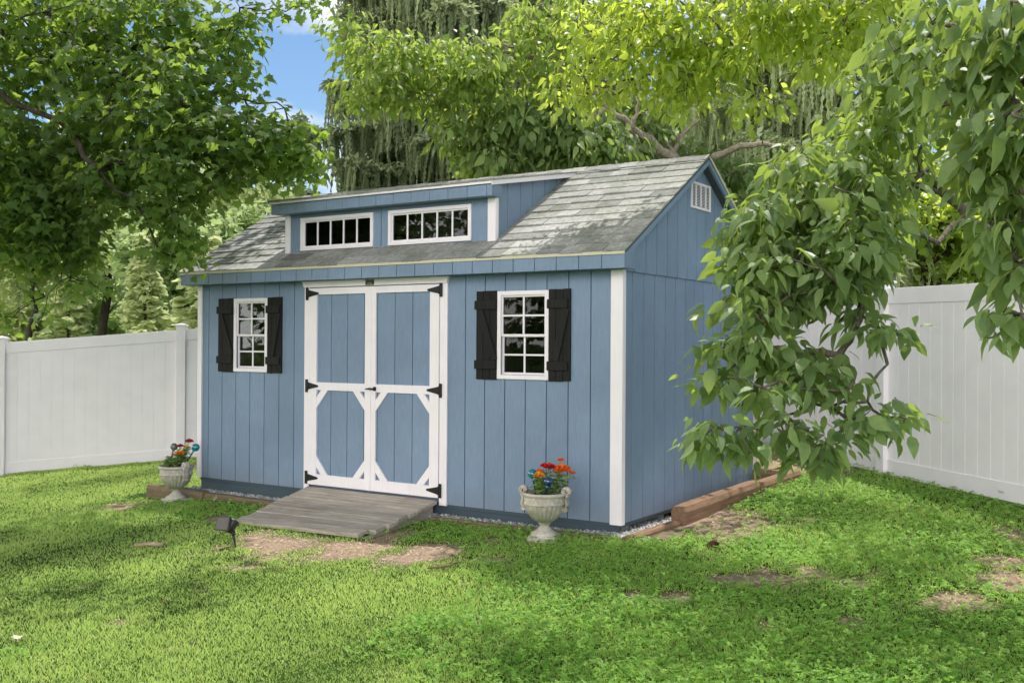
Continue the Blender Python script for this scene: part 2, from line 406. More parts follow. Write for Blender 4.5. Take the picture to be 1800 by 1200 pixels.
# the bed under the shed is filled level with gravel
bed = (X > -16.6) & (X < .45) & (Y > -.55) & (Y < 9.9)
Z = np.where(bed, np.minimum(Z, -.42), Z)
Bd = np.where(bed, 1, B)
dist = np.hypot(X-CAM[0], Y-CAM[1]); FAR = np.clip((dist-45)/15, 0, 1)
ny_, nx_ = X.shape; idx = np.arange(nx_*ny_).reshape(ny_, nx_)
fq = np.stack([idx[:-1, :-1], idx[:-1, 1:], idx[1:, 1:], idx[1:, :-1]], -1).reshape(-1, 4)
o = fastmesh('ground', np.stack([X, Y, Z], -1).reshape(-1, 3), fq, M['ground'], attrs={'bare': Bd.ravel(), 'far': FAR.ravel()})
tag(o, kind='structure')

# ------------------------------------------------------------------ grass and clover
def visible(p, margin=.12):
    d = p-CAM; z = d@FW; x = d@RT/z; y = d@UP/z
    return (z > 0) & (np.abs(x) < .495*(1+margin)+.02) & (np.abs(y) < .33*(1+margin)+.02)
def scatter(n, power=1.3, rmin=13, rmax=52):
    """points on the lawn in the wedge before the camera, denser near it"""
    u = RNG.random(n); e = 2-power
    r = (rmin**e+u*(rmax**e-rmin**e))**(1/e)
    a = (RNG.random(n)-.5)*1.14
    x = CAM[0]+r*(FW[0]*np.cos(a)+RT[0]*np.sin(a)); y = CAM[1]+r*(FW[1]*np.cos(a)+RT[1]*np.sin(a))
    ok = ~((x > -17) & (x < .6) & (y > -.6) & (y < 10))
    ok &= ~((x > .2) & (x < 1.45) & (y > -.3) & (y < 9.4))
    ok &= ~((x > -11.1+(y+3)*.0) & (x < -5.75) & (y > -2.75) & (y < .2))
    ok &= ~((x > -19) & (x < -11) & (y > -1.0) & (y < 0))
    # nothing beyond the fences
    ok &= ((x-(-33.1))*(-.615)+(y-3.0)*.788 < -.12)
    ok &= ((x-3.84)*.65+(y-10.93)*.76 < -.12)
    return x[ok], y[ok], r[ok]

def build_blades(n, name, label, kind_cat, hscale, width, seed, power, mat):
    x, y, r = scatter(n, power)
    b = bare(x, y); patch = hnoise(x, y, .55, 9)
    keep = RNG.random(len(x)) > np.minimum(.95, 1.25*b)
    x, y, r, b, patch = x[keep], y[keep], r[keep], b[keep], patch[keep]
    z = g(x, y)-.02; n = len(x)
    ok = visible(np.stack([x, y, z], 1)); x, y, z, r, patch, b = x[ok], y[ok], z[ok], r[ok], patch[ok], b[ok]; n = len(x)
    a = RNG.random(n)*2*np.pi; h = hscale*(.45+.9*RNG.random(n))*(.7+.6*patch)*(1-.5*b); wd = width*(.6+.8*RNG.random(n))*(1+np.clip((r-18)/30, 0, 1.5))
    lean = h*(.25+.95*RNG.random(n)); la = RNG.random(n)*2*np.pi
    sx, sy = np.cos(a)*wd/2, np.sin(a)*wd/2; lx, ly = np.cos(la)*lean, np.sin(la)*lean
    V = np.empty((n, 5, 3))
    V[:, 0] = np.stack([x-sx, y-sy, z], 1); V[:, 1] = np.stack([x+sx, y+sy, z], 1)
    V[:, 2] = np.stack([x+sx*.85+lx*.35, y+sy*.85+ly*.35, z+h*.6], 1); V[:, 3] = np.stack([x-sx*.85+lx*.35, y-sy*.85+ly*.35, z+h*.6], 1)
    V[:, 4] = np.stack([x+lx, y+ly, z+h], 1)
    i = np.arange(n)[:, None]*5
    Fc = np.concatenate([i+np.array([[0, 1, 2]]), i+np.array([[0, 2, 3]]), i+np.array([[3, 2, 4]])])
    tone = np.repeat(np.clip(patch*.6+RNG.random(n)*.5+.08+b*.4, 0, 1), 5)
    o = fastmesh(name, V.reshape(-1, 3), Fc, mat, attrs={'tone': tone})
    return tag(o, label, kind_cat, kind='stuff')

M['grass'] = m_leaf('grass_blade', (.14, .34, .03), (.58, .78, .24), (.68, .95, .22), .45, .6, .1, vein=False)
M['clover'] = m_leaf('clover_leaf', (.09, .26, .02), (.34, .56, .11), (.45, .78, .12), .38, .5, .3, vein=False)
M['straw'] = m_plain('dry_straw', (.50, .39, .27), .9, var=.4, sc_=30)
build_blades(620000, 'grass', 'short green lawn grass covering the yard', 'grass', .082, .0135, 1, 1.25, M['grass'])

def clover(n):
    x, y, r = scatter(n, 1.25)
    b = bare(x, y); m = hnoise(x, y, .35, 21)*.6+hnoise(x, y, 1.2, 22)*.4
    # clover is dense on the right side of the lawn and by the shed
    side = np.clip(((x-CAM[0])*RT[0]+(y-CAM[1])*RT[1])/r*3+.25, -.25, .9)
    near = np.exp(-((np.maximum(0, np.abs(x+8)-9)/2)**2+((y+1.6)/1.8)**2))
    keep = (RNG.random(len(x)) > b*.85) & (m+side*.55+near*.5 > .52+RNG.random(len(x))*.35)
    x, y, r = x[keep], y[keep], r[keep]; z = g(x, y)
    ok = visible(np.stack([x, y, z], 1)); x, y, z, r = x[ok], y[ok], z[ok], r[ok]; n = len(x)
    h = .05+.10*RNG.random(n); R = .018+.026*RNG.random(n); a0 = RNG.random(n)*6.28
    Vs = []; Fs = []; T = []; base = 0
    tilt = RNG.normal(0, .35, (n, 2)); tn = RNG.random(n)
    for k in range(3):
        a = a0+k*2.094
        c, s = np.cos(a), np.sin(a)
        q = [(0, 0), (.7, -.62), (1.35, -.55), (1.55, 0), (1.35, .55), (.7, .62)]
        V = np.empty((n, 6, 3))
        for j, (u, v_) in enumerate(q):
            dx = (u*c-v_*s)*R; dy = (u*s+v_*c)*R
            V[:, j, 0] = x+dx; V[:, j, 1] = y+dy; V[:, j, 2] = z+h+dx*tilt[:, 0]+dy*tilt[:, 1]+abs(v_)*R*.35
        Vs.append(V.reshape(-1, 3)); i = np.arange(n)[:, None]*6+base
        Fs += [i+np.array([[0, 1, 2, 3]]), i+np.array([[0, 3, 4, 5]])]; base += n*6
        T.append(np.repeat(np.clip(tn+.1*k-.1, 0, 1), 6))
    o = fastmesh('clover', np.concatenate(Vs), np.concatenate(Fs), M['clover'], attrs={'tone': np.concatenate(T)}, smooth=False)
    tag(o, 'round-leaved green clover spreading through the lawn', 'clover', kind='stuff')
clover(150000)

def straw(n):
    x, y, r = scatter(n, 1.2); b = bare(x, y)
    k = (RNG.random(len(x)) < b*.8+.006); x, y = x[k], y[k]; z = g(x, y)+.012; n = len(x)
    p = np.stack([x, y, z], 1); ok = visible(p); x, y, z = x[ok], y[ok], z[ok]; n = len(x)
    a = RNG.random(n)*6.28; L = .03+.09*RNG.random(n); w_ = .004+.008*RNG.random(n); dz = RNG.normal(0, .012, n)
    c, s = np.cos(a), np.sin(a); V = np.empty((n, 4, 3))
    for j, (u, v_) in enumerate(((-1, -1), (1, -1), (1, 1), (-1, 1))):
        V[:, j] = np.stack([x+c*u*L/2-s*v_*w_, y+s*u*L/2+c*v_*w_, z+u*dz+.004*v_], 1)
    o = fastmesh('dry_litter', V.reshape(-1, 3), np.arange(n*4).reshape(-1, 4), M['straw'])
    tag(o, 'dry straw and dead grass bits scattered over bare soil', 'litter', kind='stuff')
straw(110000)

# ------------------------------------------------------------------ SHED
shed = empty('garden_shed', (0, 0, 0), 'blue wooden garden shed with white double doors and a windowed roof dormer', 'shed')
def clip_poly(poly, x0, x1):
    """clip polygon of (u,z) to x0<=u<=x1"""
    def half(pl, f, cut):
        out = []
        for i in range(len(pl)):
            a, b = pl[i], pl[(i+1) % len(pl)]; ia, ib = f(a[0]), f(b[0])
            if ia: out.append(a)
            if ia != ib:
                t_ = (cut-a[0])/(b[0]-a[0]); out.append((cut, a[1]+t_*(b[1]-a[1])))
        return out
    pl = half(poly, lambda u: u >= x0-1e-9, x0)
    return half(pl, lambda u: u <= x1+1e-9, x1) if pl else pl
def planks(mb, poly, plane, side, holes=(), step=.6667, start=0.0, gap=.03, th=.045, seed=1):
    """grooved siding: planks of a convex polygon (u,z) lying in x=plane or y=plane, with openings"""
    rr = random.Random(seed)
    us = [p[0] for p in poly]; k = math.floor((min(us)-start)/step)
    while start+k*step < max(us):
        a = start+k*step+gap/2; b = start+(k+1)*step-gap/2; k += 1
        tone = .3+.4*rr.random()
        cuts = sorted({a, b}|{c for h in holes for c in h[:2] if a < c < b})
        for c0, c1 in zip(cuts, cuts[1:]):
            pl = clip_poly(poly, c0, c1)
            if len(pl) < 3: continue
            lo = min(p[1] for p in pl); hs = sorted([h for h in holes if h[0] < (c0+c1)/2 < h[1]], key=lambda h: h[2])
            segs = []
            def zclip(pl, z0, z1):
                q = [(z, u) for u, z in pl]; q = clip_poly(q, z0, z1); return [(u, z) for z, u in q]
            z = -99
            for h in hs: segs.append((z, h[2])); z = h[3]
            segs.append((z, 99))
            for z0, z1 in segs:
                q = zclip(pl, z0, z1) if hs else pl
                if len(q) < 3: continue
                if side == 'y': mb.prism_y(q, plane, plane+th, tone)
                else: mb.prism_x(q, plane-th, plane, tone)

W = 16.0; D = 9.6; ZS = 6.46; RY = 4.8
roofz = lambda y: 6.89+.593*(min(y, 2*RY-y)+.53)
HOLES = [(-3.70, -2.24, 3.69, 5.90), (-14.21, -12.81, 3.69, 5.90), (-10.95, -5.70, -1, 6.28)]
f = MB(); planks(f, [(-W, 0.0), (0, 0.0), (0, 6.6), (-W, 6.6)], 0.0, 'y', HOLES, start=-.23, seed=3)
fw_ = f.build('front_wall', M['siding'], shed, .004)
def bx_holes(mb, x0, x1, y0, y1, z0, z1, holes):
    xs = sorted({x0, x1}|{c for h in holes for c in h[:2] if x0 < c < x1})
    for a, b in zip(xs, xs[1:]):
        z = z0
        for h in sorted([h for h in holes if h[0] < (a+b)/2 < h[1]], key=lambda h: h[2]):
            if h[2] > z: mb.box(a, b, y0, y1, z, h[2])
            z = h[3]
        if z < z1: mb.box(a, b, y0, y1, z, z1)
f = MB(); bx_holes(f, -W+.02, -.02, .046, .14, .02, 6.6, HOLES[:2]); f.build('wall_backing', m_siding('groove_blue', tuple(np.array(BLUE)*.5)), shed)
f = MB(); planks(f, [(0, 0), (D, 0), (D, ZS+.02), (0, ZS+.02)], .0, 'x', start=-.077, seed=5); f.build('side_wall', M['siding'], shed, .004)
gab = [(0.02, ZS-.03), (D, ZS-.03), (D, roofz(D)-.25), (RY, roofz(RY)-.25), (0.02, roofz(0)-.25)]
f = MB(); planks(f, gab, .055, 'x', holes=[], start=-.077, seed=6, th=.05); f.build('gable_wall', M['siding'], shed, .004)
bkm = bpy.data.materials['groove_blue']
f = MB(); f.prism_x([(0, 0.02), (D, 0.02), (D, roofz(D)-.3), (RY, roofz(RY)-.3), (0, roofz(0)-.3)], -.14, -.047); f.build('wall_backing', bkm, shed)
f = MB(); f.prism_x([(0, 0), (D, 0), (D, roofz(D)-.25), (RY, roofz(RY)-.25), (0, roofz(0)-.25)], -W, -W+.12); f.box(-W+.12, -.14, D-.12, D, 0, 6.8); f.build('back_wall', M['siding'], shed)
# floor, skids, interior
f = MB(); f.box(-W+.03, -.06, .06, D-.05, -.09, .0); f.build('floor_deck', M['inside'], shed)
f = MB(); f.box(-W+.02, -.1, .07, .2, -.42, -.02); f.box(-W+.02, -.03, .03, .069, -.10, -.005); f.build('skirt_board', M['skirt'], shed, .006)
f = MB(); f.box(-.2, -.02, .1, D-.1, -.10, -.002); f.build('side_rim', M['skirt'], shed, .006)
f = MB()
for yy in (.22, 2.35, 4.6, 7.0, 9.1): f.box(-.42, -.05, yy, yy+.32, -.5, -.1, .3)
f.each('support_block', m_plain('grey_block', (.16, .16, .15), .9), shed, .01)
f = MB()
for xx in np.arange(-15.7, 0, 1.333):
    if not any(h[0]-.1 < xx < h[1] for h in HOLES[:2]) and not -11 < xx < -5.6: f.box(xx, xx+.125, .15, .42, 0, 6.5, .5)
f.box(-14.21-.0, -14.06, .15, .44, 0, 6.5, .8); f.box(-3.7, -3.58, .15, .42, 0, 6.5, .4)
f.each('wall_stud', M['stud'], shed)
f = MB(); f.box(-15.8, -.3, D-.5, D-.2, 0.0, 6.4); f.box(-15.8, -11, 5, 5.1, 0.0, 4.6); f.each('interior_clutter', M['inside'], shed)
# corner trim
f = MB(); f.box(-.285, .06, -.065, -.002, -.03, ZS); f.box(.002, .06, -.001, .12, -.03, ZS); f.build('corner_trim', M['white'], shed, .008)
f = MB(); f.box(-W-.06, -W+.14, -.065, -.002, -.0, ZS); f.box(-W-.06, -W-.001, 0, .2, 0, ZS); f.build('corner_trim', M['white'], shed, .008)
f = MB(); f.box(.002, .06, D-.2, D+.06, -.0, ZS-.03); f.build('corner_trim', m_paint('cream_trim', (.62, .57, .48)), shed, .008)
# roof
EX = .34; PY = .53
f = MB(); th = .16
rx0, rx1 = -W-EX, EX
f.prism_x([(-PY+.063, roofz(-PY+.063)-.03), (RY, roofz(RY)-.03), (RY, roofz(RY)-th-.05), (-PY+.063, roofz(-PY+.063)-th)], rx0+.003, rx1-.003)
f.prism_x([(2*RY+PY, roofz(-PY)-.03), (RY, roofz(RY)-.03), (RY, roofz(RY)-th-.05), (2*RY+PY, roofz(-PY)-th)], rx0+.003, rx1-.003)
roof = f.build('roof', M['soffit'], shed)
sl_len = math.hypot(RY+PY, .593*(RY+PY)); nC = 13; nx, nz_ = (RY+PY)/sl_len, .593*(RY+PY)/sl_len
def shingle_course(mb, x0, x1, y_a, z_a, dy, dz, exposure, n, rr, tw=(.55, 1.15), over=.03, flip=1):
    nrm = np.array([0, -dz*flip, dy]); 
    for c_ in range(n):
        x = x0-rr.random()*.7
        s0 = c_*exposure-over*(c_ == 0)
        while x < x1:
            w_ = rr.uniform(*tw); a, b = max(x, x0), min(x+w_, x1); x += w_
            if b-a < .03: continue
            tone = min(1, max(0, rr.gauss(.5, .15))); lift = .036+rr.choice((0, .0, .022)); jit = rr.uniform(-.012, .012)
            P0 = np.array([0, y_a+flip*dy*(s0+jit), z_a+dz*(s0+jit)]); P1 = np.array([0, y_a+flip*dy*(s0+exposure+.05), z_a+dz*(s0+exposure+.05)])
            e = .004
            lo = [P0+nrm*lift, P1+nrm*.006]; bt = [P0-nrm*.01, P1-nrm*.012]
            v = []
            for q in (bt[0], bt[1]): v.append(q)
            A = (a+e, b-e)
            mb.hexa([(A[0], bt[0][1], bt[0][2]), (A[1], bt[0][1], bt[0][2]), (A[1], bt[1][1], bt[1][2]), (A[0], bt[1][1], bt[1][2]),
                     (A[0], lo[0][1], lo[0][2]), (A[1], lo[0][1], lo[0][2]), (A[1], lo[1][1], lo[1][2]), (A[0], lo[1][1], lo[1][2])], tone)
rr = random.Random(4)
f = MB(); shingle_course(f, rx0-.03, rx1+.03, -PY, roofz(-PY), nx, nz_, sl_len/nC, nC, rr)
shingle_course(f, rx0-.03, rx1+.03, 2*RY+PY, roofz(-PY), nx, nz_, sl_len/nC, nC, rr, flip=-1)
f.build('shingles', M['shingle'], roof)
f = MB(); x = rx0-.03; k = 0
while x < rx1:
    b = min(x+.5, rx1+.03); tone = rr.uniform(.3, .8); zt = roofz(RY)+.045+.01*(k % 2)
    f.add([(x, RY-.34, zt-.19), (b, RY-.34, zt-.2), (b, RY, zt), (x, RY, zt), (x, RY+.34, zt-.19), (b, RY+.34, zt-.2)], [(0, 1, 2, 3), (3, 2, 5, 4)], tone); x += .45; k += 1
f.build('ridge_cap', M['shingle'], roof)
f = MB(); f.box(rx0-.01, rx1+.01, -PY-.03, -PY-.002, roofz(-PY)-.085, roofz(-PY)-.006)
f.prism_x([(2*RY+PY+.03, roofz(-PY)-.06), (RY, roofz(RY)+.0), (RY, roofz(RY)-.08), (2*RY+PY+.03, roofz(-PY)-.13)], EX+.003, EX+.03)
f.build('drip_edge', M['drip'], roof, .004)
f = MB()
for a, b in ((rx1-.075, rx1+.002), (rx0-.002, rx0+.075)):
    f.prism_x([(-PY+.062, roofz(-PY)-.10), (RY, roofz(RY)-.10+.03), (RY, roofz(RY)-.34), (-PY+.062, ZS+.02)] if 0 else [(-PY+.062, roofz(-PY)-.06), (RY, roofz(RY)-.1), (RY, roofz(RY)-.25), (-PY+.062, roofz(-PY)-.22)], a, b)
    f.prism_x([(2*RY+PY, roofz(-PY)-.06), (RY, roofz(RY)-.1), (RY, roofz(RY)-.25), (2*RY+PY, roofz(-PY)-.22)], a, b)
f.each('rake_board', M['siding'], roof, .006)
f = MB(); planks(f, [(rx0, ZS), (rx1, ZS), (rx1, roofz(-PY)-.02), (rx0, roofz(-PY)-.02)], -PY, 'y', start=-.3, seed=9, th=.06, gap=.022)
f.build('eave_fascia', M['siding'], shed, .004)
f = MB(); f.box(rx0+.01, rx1-.01, -PY+.061, -.0, ZS+.01, ZS+.05)
f.prism_x([(-PY+.061, ZS+.002), (-.002+.09, ZS+.002), (-.002+.09, roofz(.09)-.1), (-PY+.061, roofz(-PY)-.1)], rx1-.05, rx1-.004)
f.prism_x([(-PY+.061, ZS), (-.002, ZS), (-.002, roofz(0)-.1), (-PY+.061, roofz(-PY)-.1)], rx0+.004, rx0+.05)
f.build('eave_soffit', M['siding'], shed)
# gable vent
vt = MB(); vy0, vy1, vz0, vz1 = 4.1, 5.5, 8.5, 9.27
for a, b, c_, d_ in ((vy0, vy1, vz0, vz0+.06), (vy0, vy1, vz1-.06, vz1), (vy0, vy0+.07, vz0+.06, vz1-.06), (vy1-.07, vy1, vz0+.06, vz1-.06)): vt.box(.06, .11, a, b, c_, d_)
for k in range(1, 4): yc = vy0+(vy1-vy0)*k/4; vt.box(.062, .105, yc-.022, yc+.022, vz0+.06, vz1-.06)
vent = vt.build('vent', M['white'], shed, .006)
f = MB()
for k in range(15):
    z = vz0+.08+k*(vz1-vz0-.16)/14; f.hexa([(.064, vy0+.07, z), (.098, vy0+.07, z-.016), (.098, vy1-.07, z-.016), (.064, vy1-.07, z), (.064, vy0+.07, z+.012), (.098, vy0+.07, z-.004), (.098, vy1-.07, z-.004), (.064, vy1-.07, z+.012)])
f.build('louvre', M['white'], vent)
f = MB(); f.box(.0565, .0625, vy0+.05, vy1-.05, vz0+.05, vz1-.05); f.build('vent_screen', M['inside'], vent)

# dormer
DX0, DX1, DY = -12.265, -4.13, .351
DH = [(-11.54, -8.69, 7.56, 8.42), (-7.91, -5.04, 7.56, 8.42)]
f = MB(); planks(f, [(DX0, 7.2), (DX1, 7.2), (DX1, 8.72), (DX0, 8.72)], DY, 'y', DH, step=4.0, start=-12.31, seed=12)
dorm = f.build('dormer', M['siding'], shed, .004)
f = MB(); bx_holes(f, DX0+.02, DX1-.02, DY+.046, DY+.1, 7.25, 8.72, DH); f.build('backing', bkm, dorm)
dz = lambda y: 9.02+.187*(y+.15)
cheek = [(DY+.05, roofz(DY)-.05), (4.6, roofz(4.6)-.02), (DY+.05, dz(DY)-.02)]
cheek = [(DY+.05, roofz(DY)-.05), (4.62, roofz(4.62)-.04), (4.62, dz(4.62)-.03), (DY+.05, dz(DY)-.08)]
f = MB(); planks(f, cheek, DX1, 'x', start=.28, seed=14)
f.build('cheek_wall', M['siding'], dorm, .004); f = MB(); planks(f, cheek, DX0+.045, 'x', start=.28, seed=15); f.build('cheek_wall', M['siding'], dorm, .004)
f = MB(); f.prism_x(cheek, DX1-.1, DX1-.046); f.prism_x(cheek, DX0+.046, DX0+.1); f.each('cheek_backing', bkm, dorm)
f = MB(); f.box(-4.37, DX1+.03, DY-.06, DY-.002, 7.32, 8.63); f.box(DX1+.002, DX1+.03, DY-.001, DY+.1, 7.38, 8.63)
f.build('corner_trim', M['white'], dorm, .008); f = MB(); f.box(DX0-.03, DX0+.17, DY-.06, DY-.002, 7.32, 8.63); f.build('corner_trim', M['white'], dorm, .008)
f = MB(); planks(f, [(-12.52, 8.63), (-3.955, 8.63), (-3.955, 9.0), (-12.52, 9.0)], -.10, 'y', start=-12.8, seed=16, th=.06, gap=.016); f.build('dormer_fascia', M['siding'], dorm, .004)
f = MB(); f.box(-12.50, -3.97, -.039, DY+.05, 8.64, 8.68); f.build('dormer_soffit', M['siding'], dorm)
f = MB(); f.box(-3.995, -3.958, -.039, DY+.02, 8.681, 9.0); f.build('dormer_fascia_return', M['siding'], dorm)
f = MB(); f.box(-12.517, -12.48, -.039, DY+.02, 8.681, 9.0); f.build('dormer_fascia_return', M['siding'], dorm)
f = MB(); f.prism_x([(-.13, dz(-.13)), (4.75, dz(4.75)), (4.75, dz(4.75)-.08), (-.13, dz(-.13)-.08)], -12.54, -3.93)
droof = f.build('dormer_roof', M['soffit'], dorm)
f = MB(); L2 = math.hypot(4.9, .187*4.9); shingle_course(f, -12.6, -3.88, -.15, dz(-.15)+.01, 4.9/L2, .187*4.9/L2, L2/11, 11, rr, over=.04); f.build('dormer_shingles', M['shingle'], dorm)
f = MB(); f.box(-12.56, -3.91, -.165, -.133, dz(-.15)-.07, dz(-.15)+.004)
f.prism_x([(-.165, dz(-.15)+.002), (4.7, dz(4.7)-.004), (4.7, dz(4.7)-.13), (-.165, dz(-.15)-.12)], -3.928, -3.89); f.build('dormer_drip_edge', M['white'], dorm, .004)
# interior ceiling so that dormer and eave light does not leak
f = MB(); f.box(-W+.13, -.15, DY+1.2, D-.2, 6.75, 6.8); f.build('loft_floor', M['inside'], shed)

def window_unit(x0, x1, z0, z1, y, nxp, sashes, name='window', fr=.115):
    f = MB()
    f.box(x0, x1, y-.055, y-.002, z1-fr, z1); f.box(x0, x1, y-.06, y-.002, z0, z0+fr)
    f.box(x0, x0+fr, y-.055, y-.002, z0+fr, z1-fr); f.box(x1-fr, x1, y-.055, y-.002, z0+fr, z1-fr)
    wd = f.build(name, M['white'], shed, .006)
    for (a, b, off, nzp) in sashes:                     # sash spans in z
        s_ = .06; f = MB(); xa, xb = x0+fr-.02, x1-fr+.02; yy = y+off
        f.box(xa, xb, yy, yy+.05, b-s_, b); f.box(xa, xb, yy, yy+.05, a, a+s_)
        f.box(xa, xa+s_, yy, yy+.05, a+s_, b-s_); f.box(xb-s_, xb, yy, yy+.05, a+s_, b-s_)
        f.build('sash', M['white'], wd, .005)
        f = MB()
        for k in range(1, nxp): xc = xa+s_+(xb-xa-2*s_)*k/nxp; f.box(xc-.026, xc+.026, yy+.006, yy+.036, a+s_, b-s_)
        for k in range(1, nzp): zc = a+s_+(b-a-2*s_)*k/nzp; f.box(xa+s_, xb-s_, yy+.004, yy+.034, zc-.024, zc+.024)
        f.each('muntin', M['white'], wd, .004)
        f = MB(); f.box(xa+.03, xb-.03, yy+.037, yy+.043, a+.03, b-.03); f.build('pane', M['glass'], wd)
    return wd
window_unit(-3.79, -2.15, 3.6, 5.99, 0, 2, [(4.76, 5.885, .0, 2), (3.72, 4.80, .055, 2)])
window_unit(-14.295, -12.727, 3.6, 5.99, 0, 2, [(4.76, 5.885, .0, 2), (3.72, 4.80, .055, 2)])
for a, b in ((-11.63, -8.6), (-8.0, -4.95)):
    window_unit(a, b, 7.47, 8.51, DY, 5, [(7.56, 8.42, .0, 1)], name='dormer_window', fr=.105)
def shutter(x0, x1, side):
    z0, z1 = 3.58, 6.01; w_ = (x1-x0)/3; f = MB()
    for k in range(3): f.box(x0+k*w_+.006, x0+(k+1)*w_-.006, -.062, -.002, z0+random.uniform(-.01, .01), z1+random.uniform(-.01, .01), random.uniform(.2, .8))
    sh = f.build('shutter', M['black'], shed, .008)
    o_ = -.03 if side < 0 else -.03
    f = MB()
    for zc in (5.62, 3.98): f.box(x0+o_, x1-.01-(.06 if side > 0 else 0), -.115, -.063, zc-.12, zc+.12, random.uniform(.3, .9))
    f.each('batten', M['black'], sh, .012)
    f = MB(); xa, xb = (x0+.14, x1-.06) if side < 0 else (x1-.12, x0+.22)
    f.beam((xa, -.085, 5.49), (xb, -.085, 4.11), .2, .045, up=(0, -1, 0), c=.6); f.build('brace', M['black'], sh, .01)
shutter(-4.49, -3.80, -1); shutter(-2.14, -1.47, 1); shutter(-15.04, -14.31, -1); shutter(-12.72, -12.07, 1)

# doors
f = MB(); f.box(-11.064, -10.87, -.06, -.002, .0, 6.29); f.build('door_jamb', M['white'], shed, .008)
f = MB(); f.box(-5.75, -5.49, -.06, -.002, -.03, 6.29); f.build('door_jamb', M['white'], shed, .008)
f = MB(); f.prism_y([(-11.06, 6.27), (-5.49, 6.27), (-5.44, 6.455), (-11.13, 6.455)], -.11, -.002)
f.hexa([(-11.14, -.14, 6.44), (-5.43, -.14, 6.44), (-5.43, -.004, 6.44), (-11.14, -.004, 6.44), (-11.14, -.14, 6.459), (-5.43, -.14, 6.459), (-5.43, -.004, 6.459), (-11.14, -.004, 6.459)])
hd = f.build('door_header', M['white'], shed, .006)
def door(x0, x1, sl, sr):
    f = MB(); planks(f, [(x0+.02, .22), (x1-.02, .22), (x1-.02, 6.2), (x0+.02, 6.2)], -.005, 'y', start=x0+.22, seed=int(x1*-10), gap=.024)
    d = f.build('door', M['siding'], shed, .003)
    y0, y1 = -.075, -.006; f = MB()
    f.box(x0, x0+sl, y0, y1, .17, 6.245); f.box(x1-sr, x1, y0, y1, .17, 6.245)
    for a, b in ((6.04, 6.245), (3.1, 3.34), (.17, .5)): f.box(x0+sl, x1-sr, y0+.002, y1, a, b)
    f.each('door_trim', M['white'], d, .007)
    f = MB(); a, b = x0+sl, x1-sr; LX = .47; LZ = .56
    def br(cx, cz, sx, sz): f.prism_y([(cx+sx*LX, cz), (cx+sx*LX*.42, cz), (cx, cz+sz*LZ*.42), (cx, cz+sz*LZ)][::sx*sz], y0+.006, y1)
    br(a, 3.1, 1, -1); br(b, 3.1, -1, -1); br(a, .5, 1, 1); br(b, .5, -1, 1)
    f.each('corner_brace', M['white'], d, .006)
    f = MB(); f.box(x0, x1, .06, .12, .1, 6.3); f.build('door_back', M['inside'], d)
    return d
dl = door(-10.862, -8.348, .33, .205); dr = door(-8.335, -5.775, .205, .33)
f = MB(); f.box(-8.40, -8.30, -.098, -.076, .17, 6.24); f.build('astragal', M['white'], dr, .005)
def hinge(d, xp, xt, z):
    f = MB(); s_ = 1 if xt > xp else -1
    f.box(xp-.05, xp+.05, -.1, -.077, z-.2, z+.2); f.tube([(xp+s_*.06, -.1, z-.12), (xp+s_*.06, -.1, z+.12)], [.02, .02], 8)
    f.prism_y([(xp+s_*.07, z-.11), (xp+s_*.07, z+.11), (xt, z+.03), (xt+s_*.03, z), (xt, z-.03)], -.098, -.078)
    for q in (-.13, .13): f.sphere((xp, -.103, z+q), .016, 8, 5)
    f.build('hinge', M['iron'], d, .003)
for z in (6.08, 3.22, .38): hinge(dl, -10.93, -10.46, z); hinge(dr, -5.70, -6.17, z)
f = MB(); f.box(-8.20, -8.10, -.10, -.07, 3.14, 3.26); f.tube([(-8.15, -.1, 3.2), (-8.15, -.17, 3.2)], [.03, .025], 10); f.tube([(-8.11, -.17, 3.2), (-8.3, -.175, 3.205), (-8.44, -.165, 3.19)], [.028, .03, .018], 8)
f.build('handle', M['iron'], dr)
# maker's plaque
f = MB(); pcx = -8.34; f.box(pcx-.17, pcx+.17, -.122, -.112, 6.283, 6.445); pl = f.build('plaque', M['plaque'], shed, .01)
f = MB(); pts = [(pcx+.15*math.cos(a), -.1235, 6.355+.062*math.sin(a)) for a in np.linspace(math.pi, 0, 13)]
f.tube(pts, [.006]*13, 5)
for z, a, b, n in ((6.375, -.045, .06, 3), (6.345, -.09, .10, 9), (6.305, -.13, .13, 11)):
    for k in range(n):
        u = pcx+a+(b-a)*(k+.5)/n; h = random.uniform(.008, .014); f.box(u-.008, u+.006, -.1248, -.1225, z-h, z+h)
f.build('plaque_lettering', M['gold'], pl)

# ------------------------------------------------------------------ ramp
ramp = empty('wooden_ramp', (-8.3, -1.4, -.4), 'weathered grey plank ramp leading up to the shed doors', 'ramp')
A0, A1 = np.array([-10.86, -.06, .10]), np.array([-11.0, -2.95, -.60]); B0, B1 = np.array([-5.78, -.06, .10]), np.array([-5.80, -3.12, -.44])
n = 7; rr2 = random.Random(5)
for k in range(n):
    f = MB(); t0, t1 = k/n+.009, (k+1)/n-.009
    e = [0, .03, .0, .02, .0, -.28, -.16][k]*-1; e = [-.02, 0, .02, -.01, .03, -.05, -.28][k]
    la, lb = rr2.uniform(-.03, .03), e
    def pt(t_, s_): a = A0+(A1-A0)*t_; b = B0+(B1-B0)*t_; return a+(b-a)*s_
    p = [pt(t1, 0)+[la, 0, 0], pt(t1, 1)+[lb, 0, 0], pt(t0, 1)+[lb, 0, 0], pt(t0, 0)+[la, 0, 0]]
    up = np.array([0, 0, rr2.uniform(-.018, .018)]); dn = np.array([0, 0, -.11])
    f.hexa([q+up+dn for q in p]+[q+up for q in p], rr2.uniform(.2, .85)); f.build('plank', M['deck'], ramp, .008)
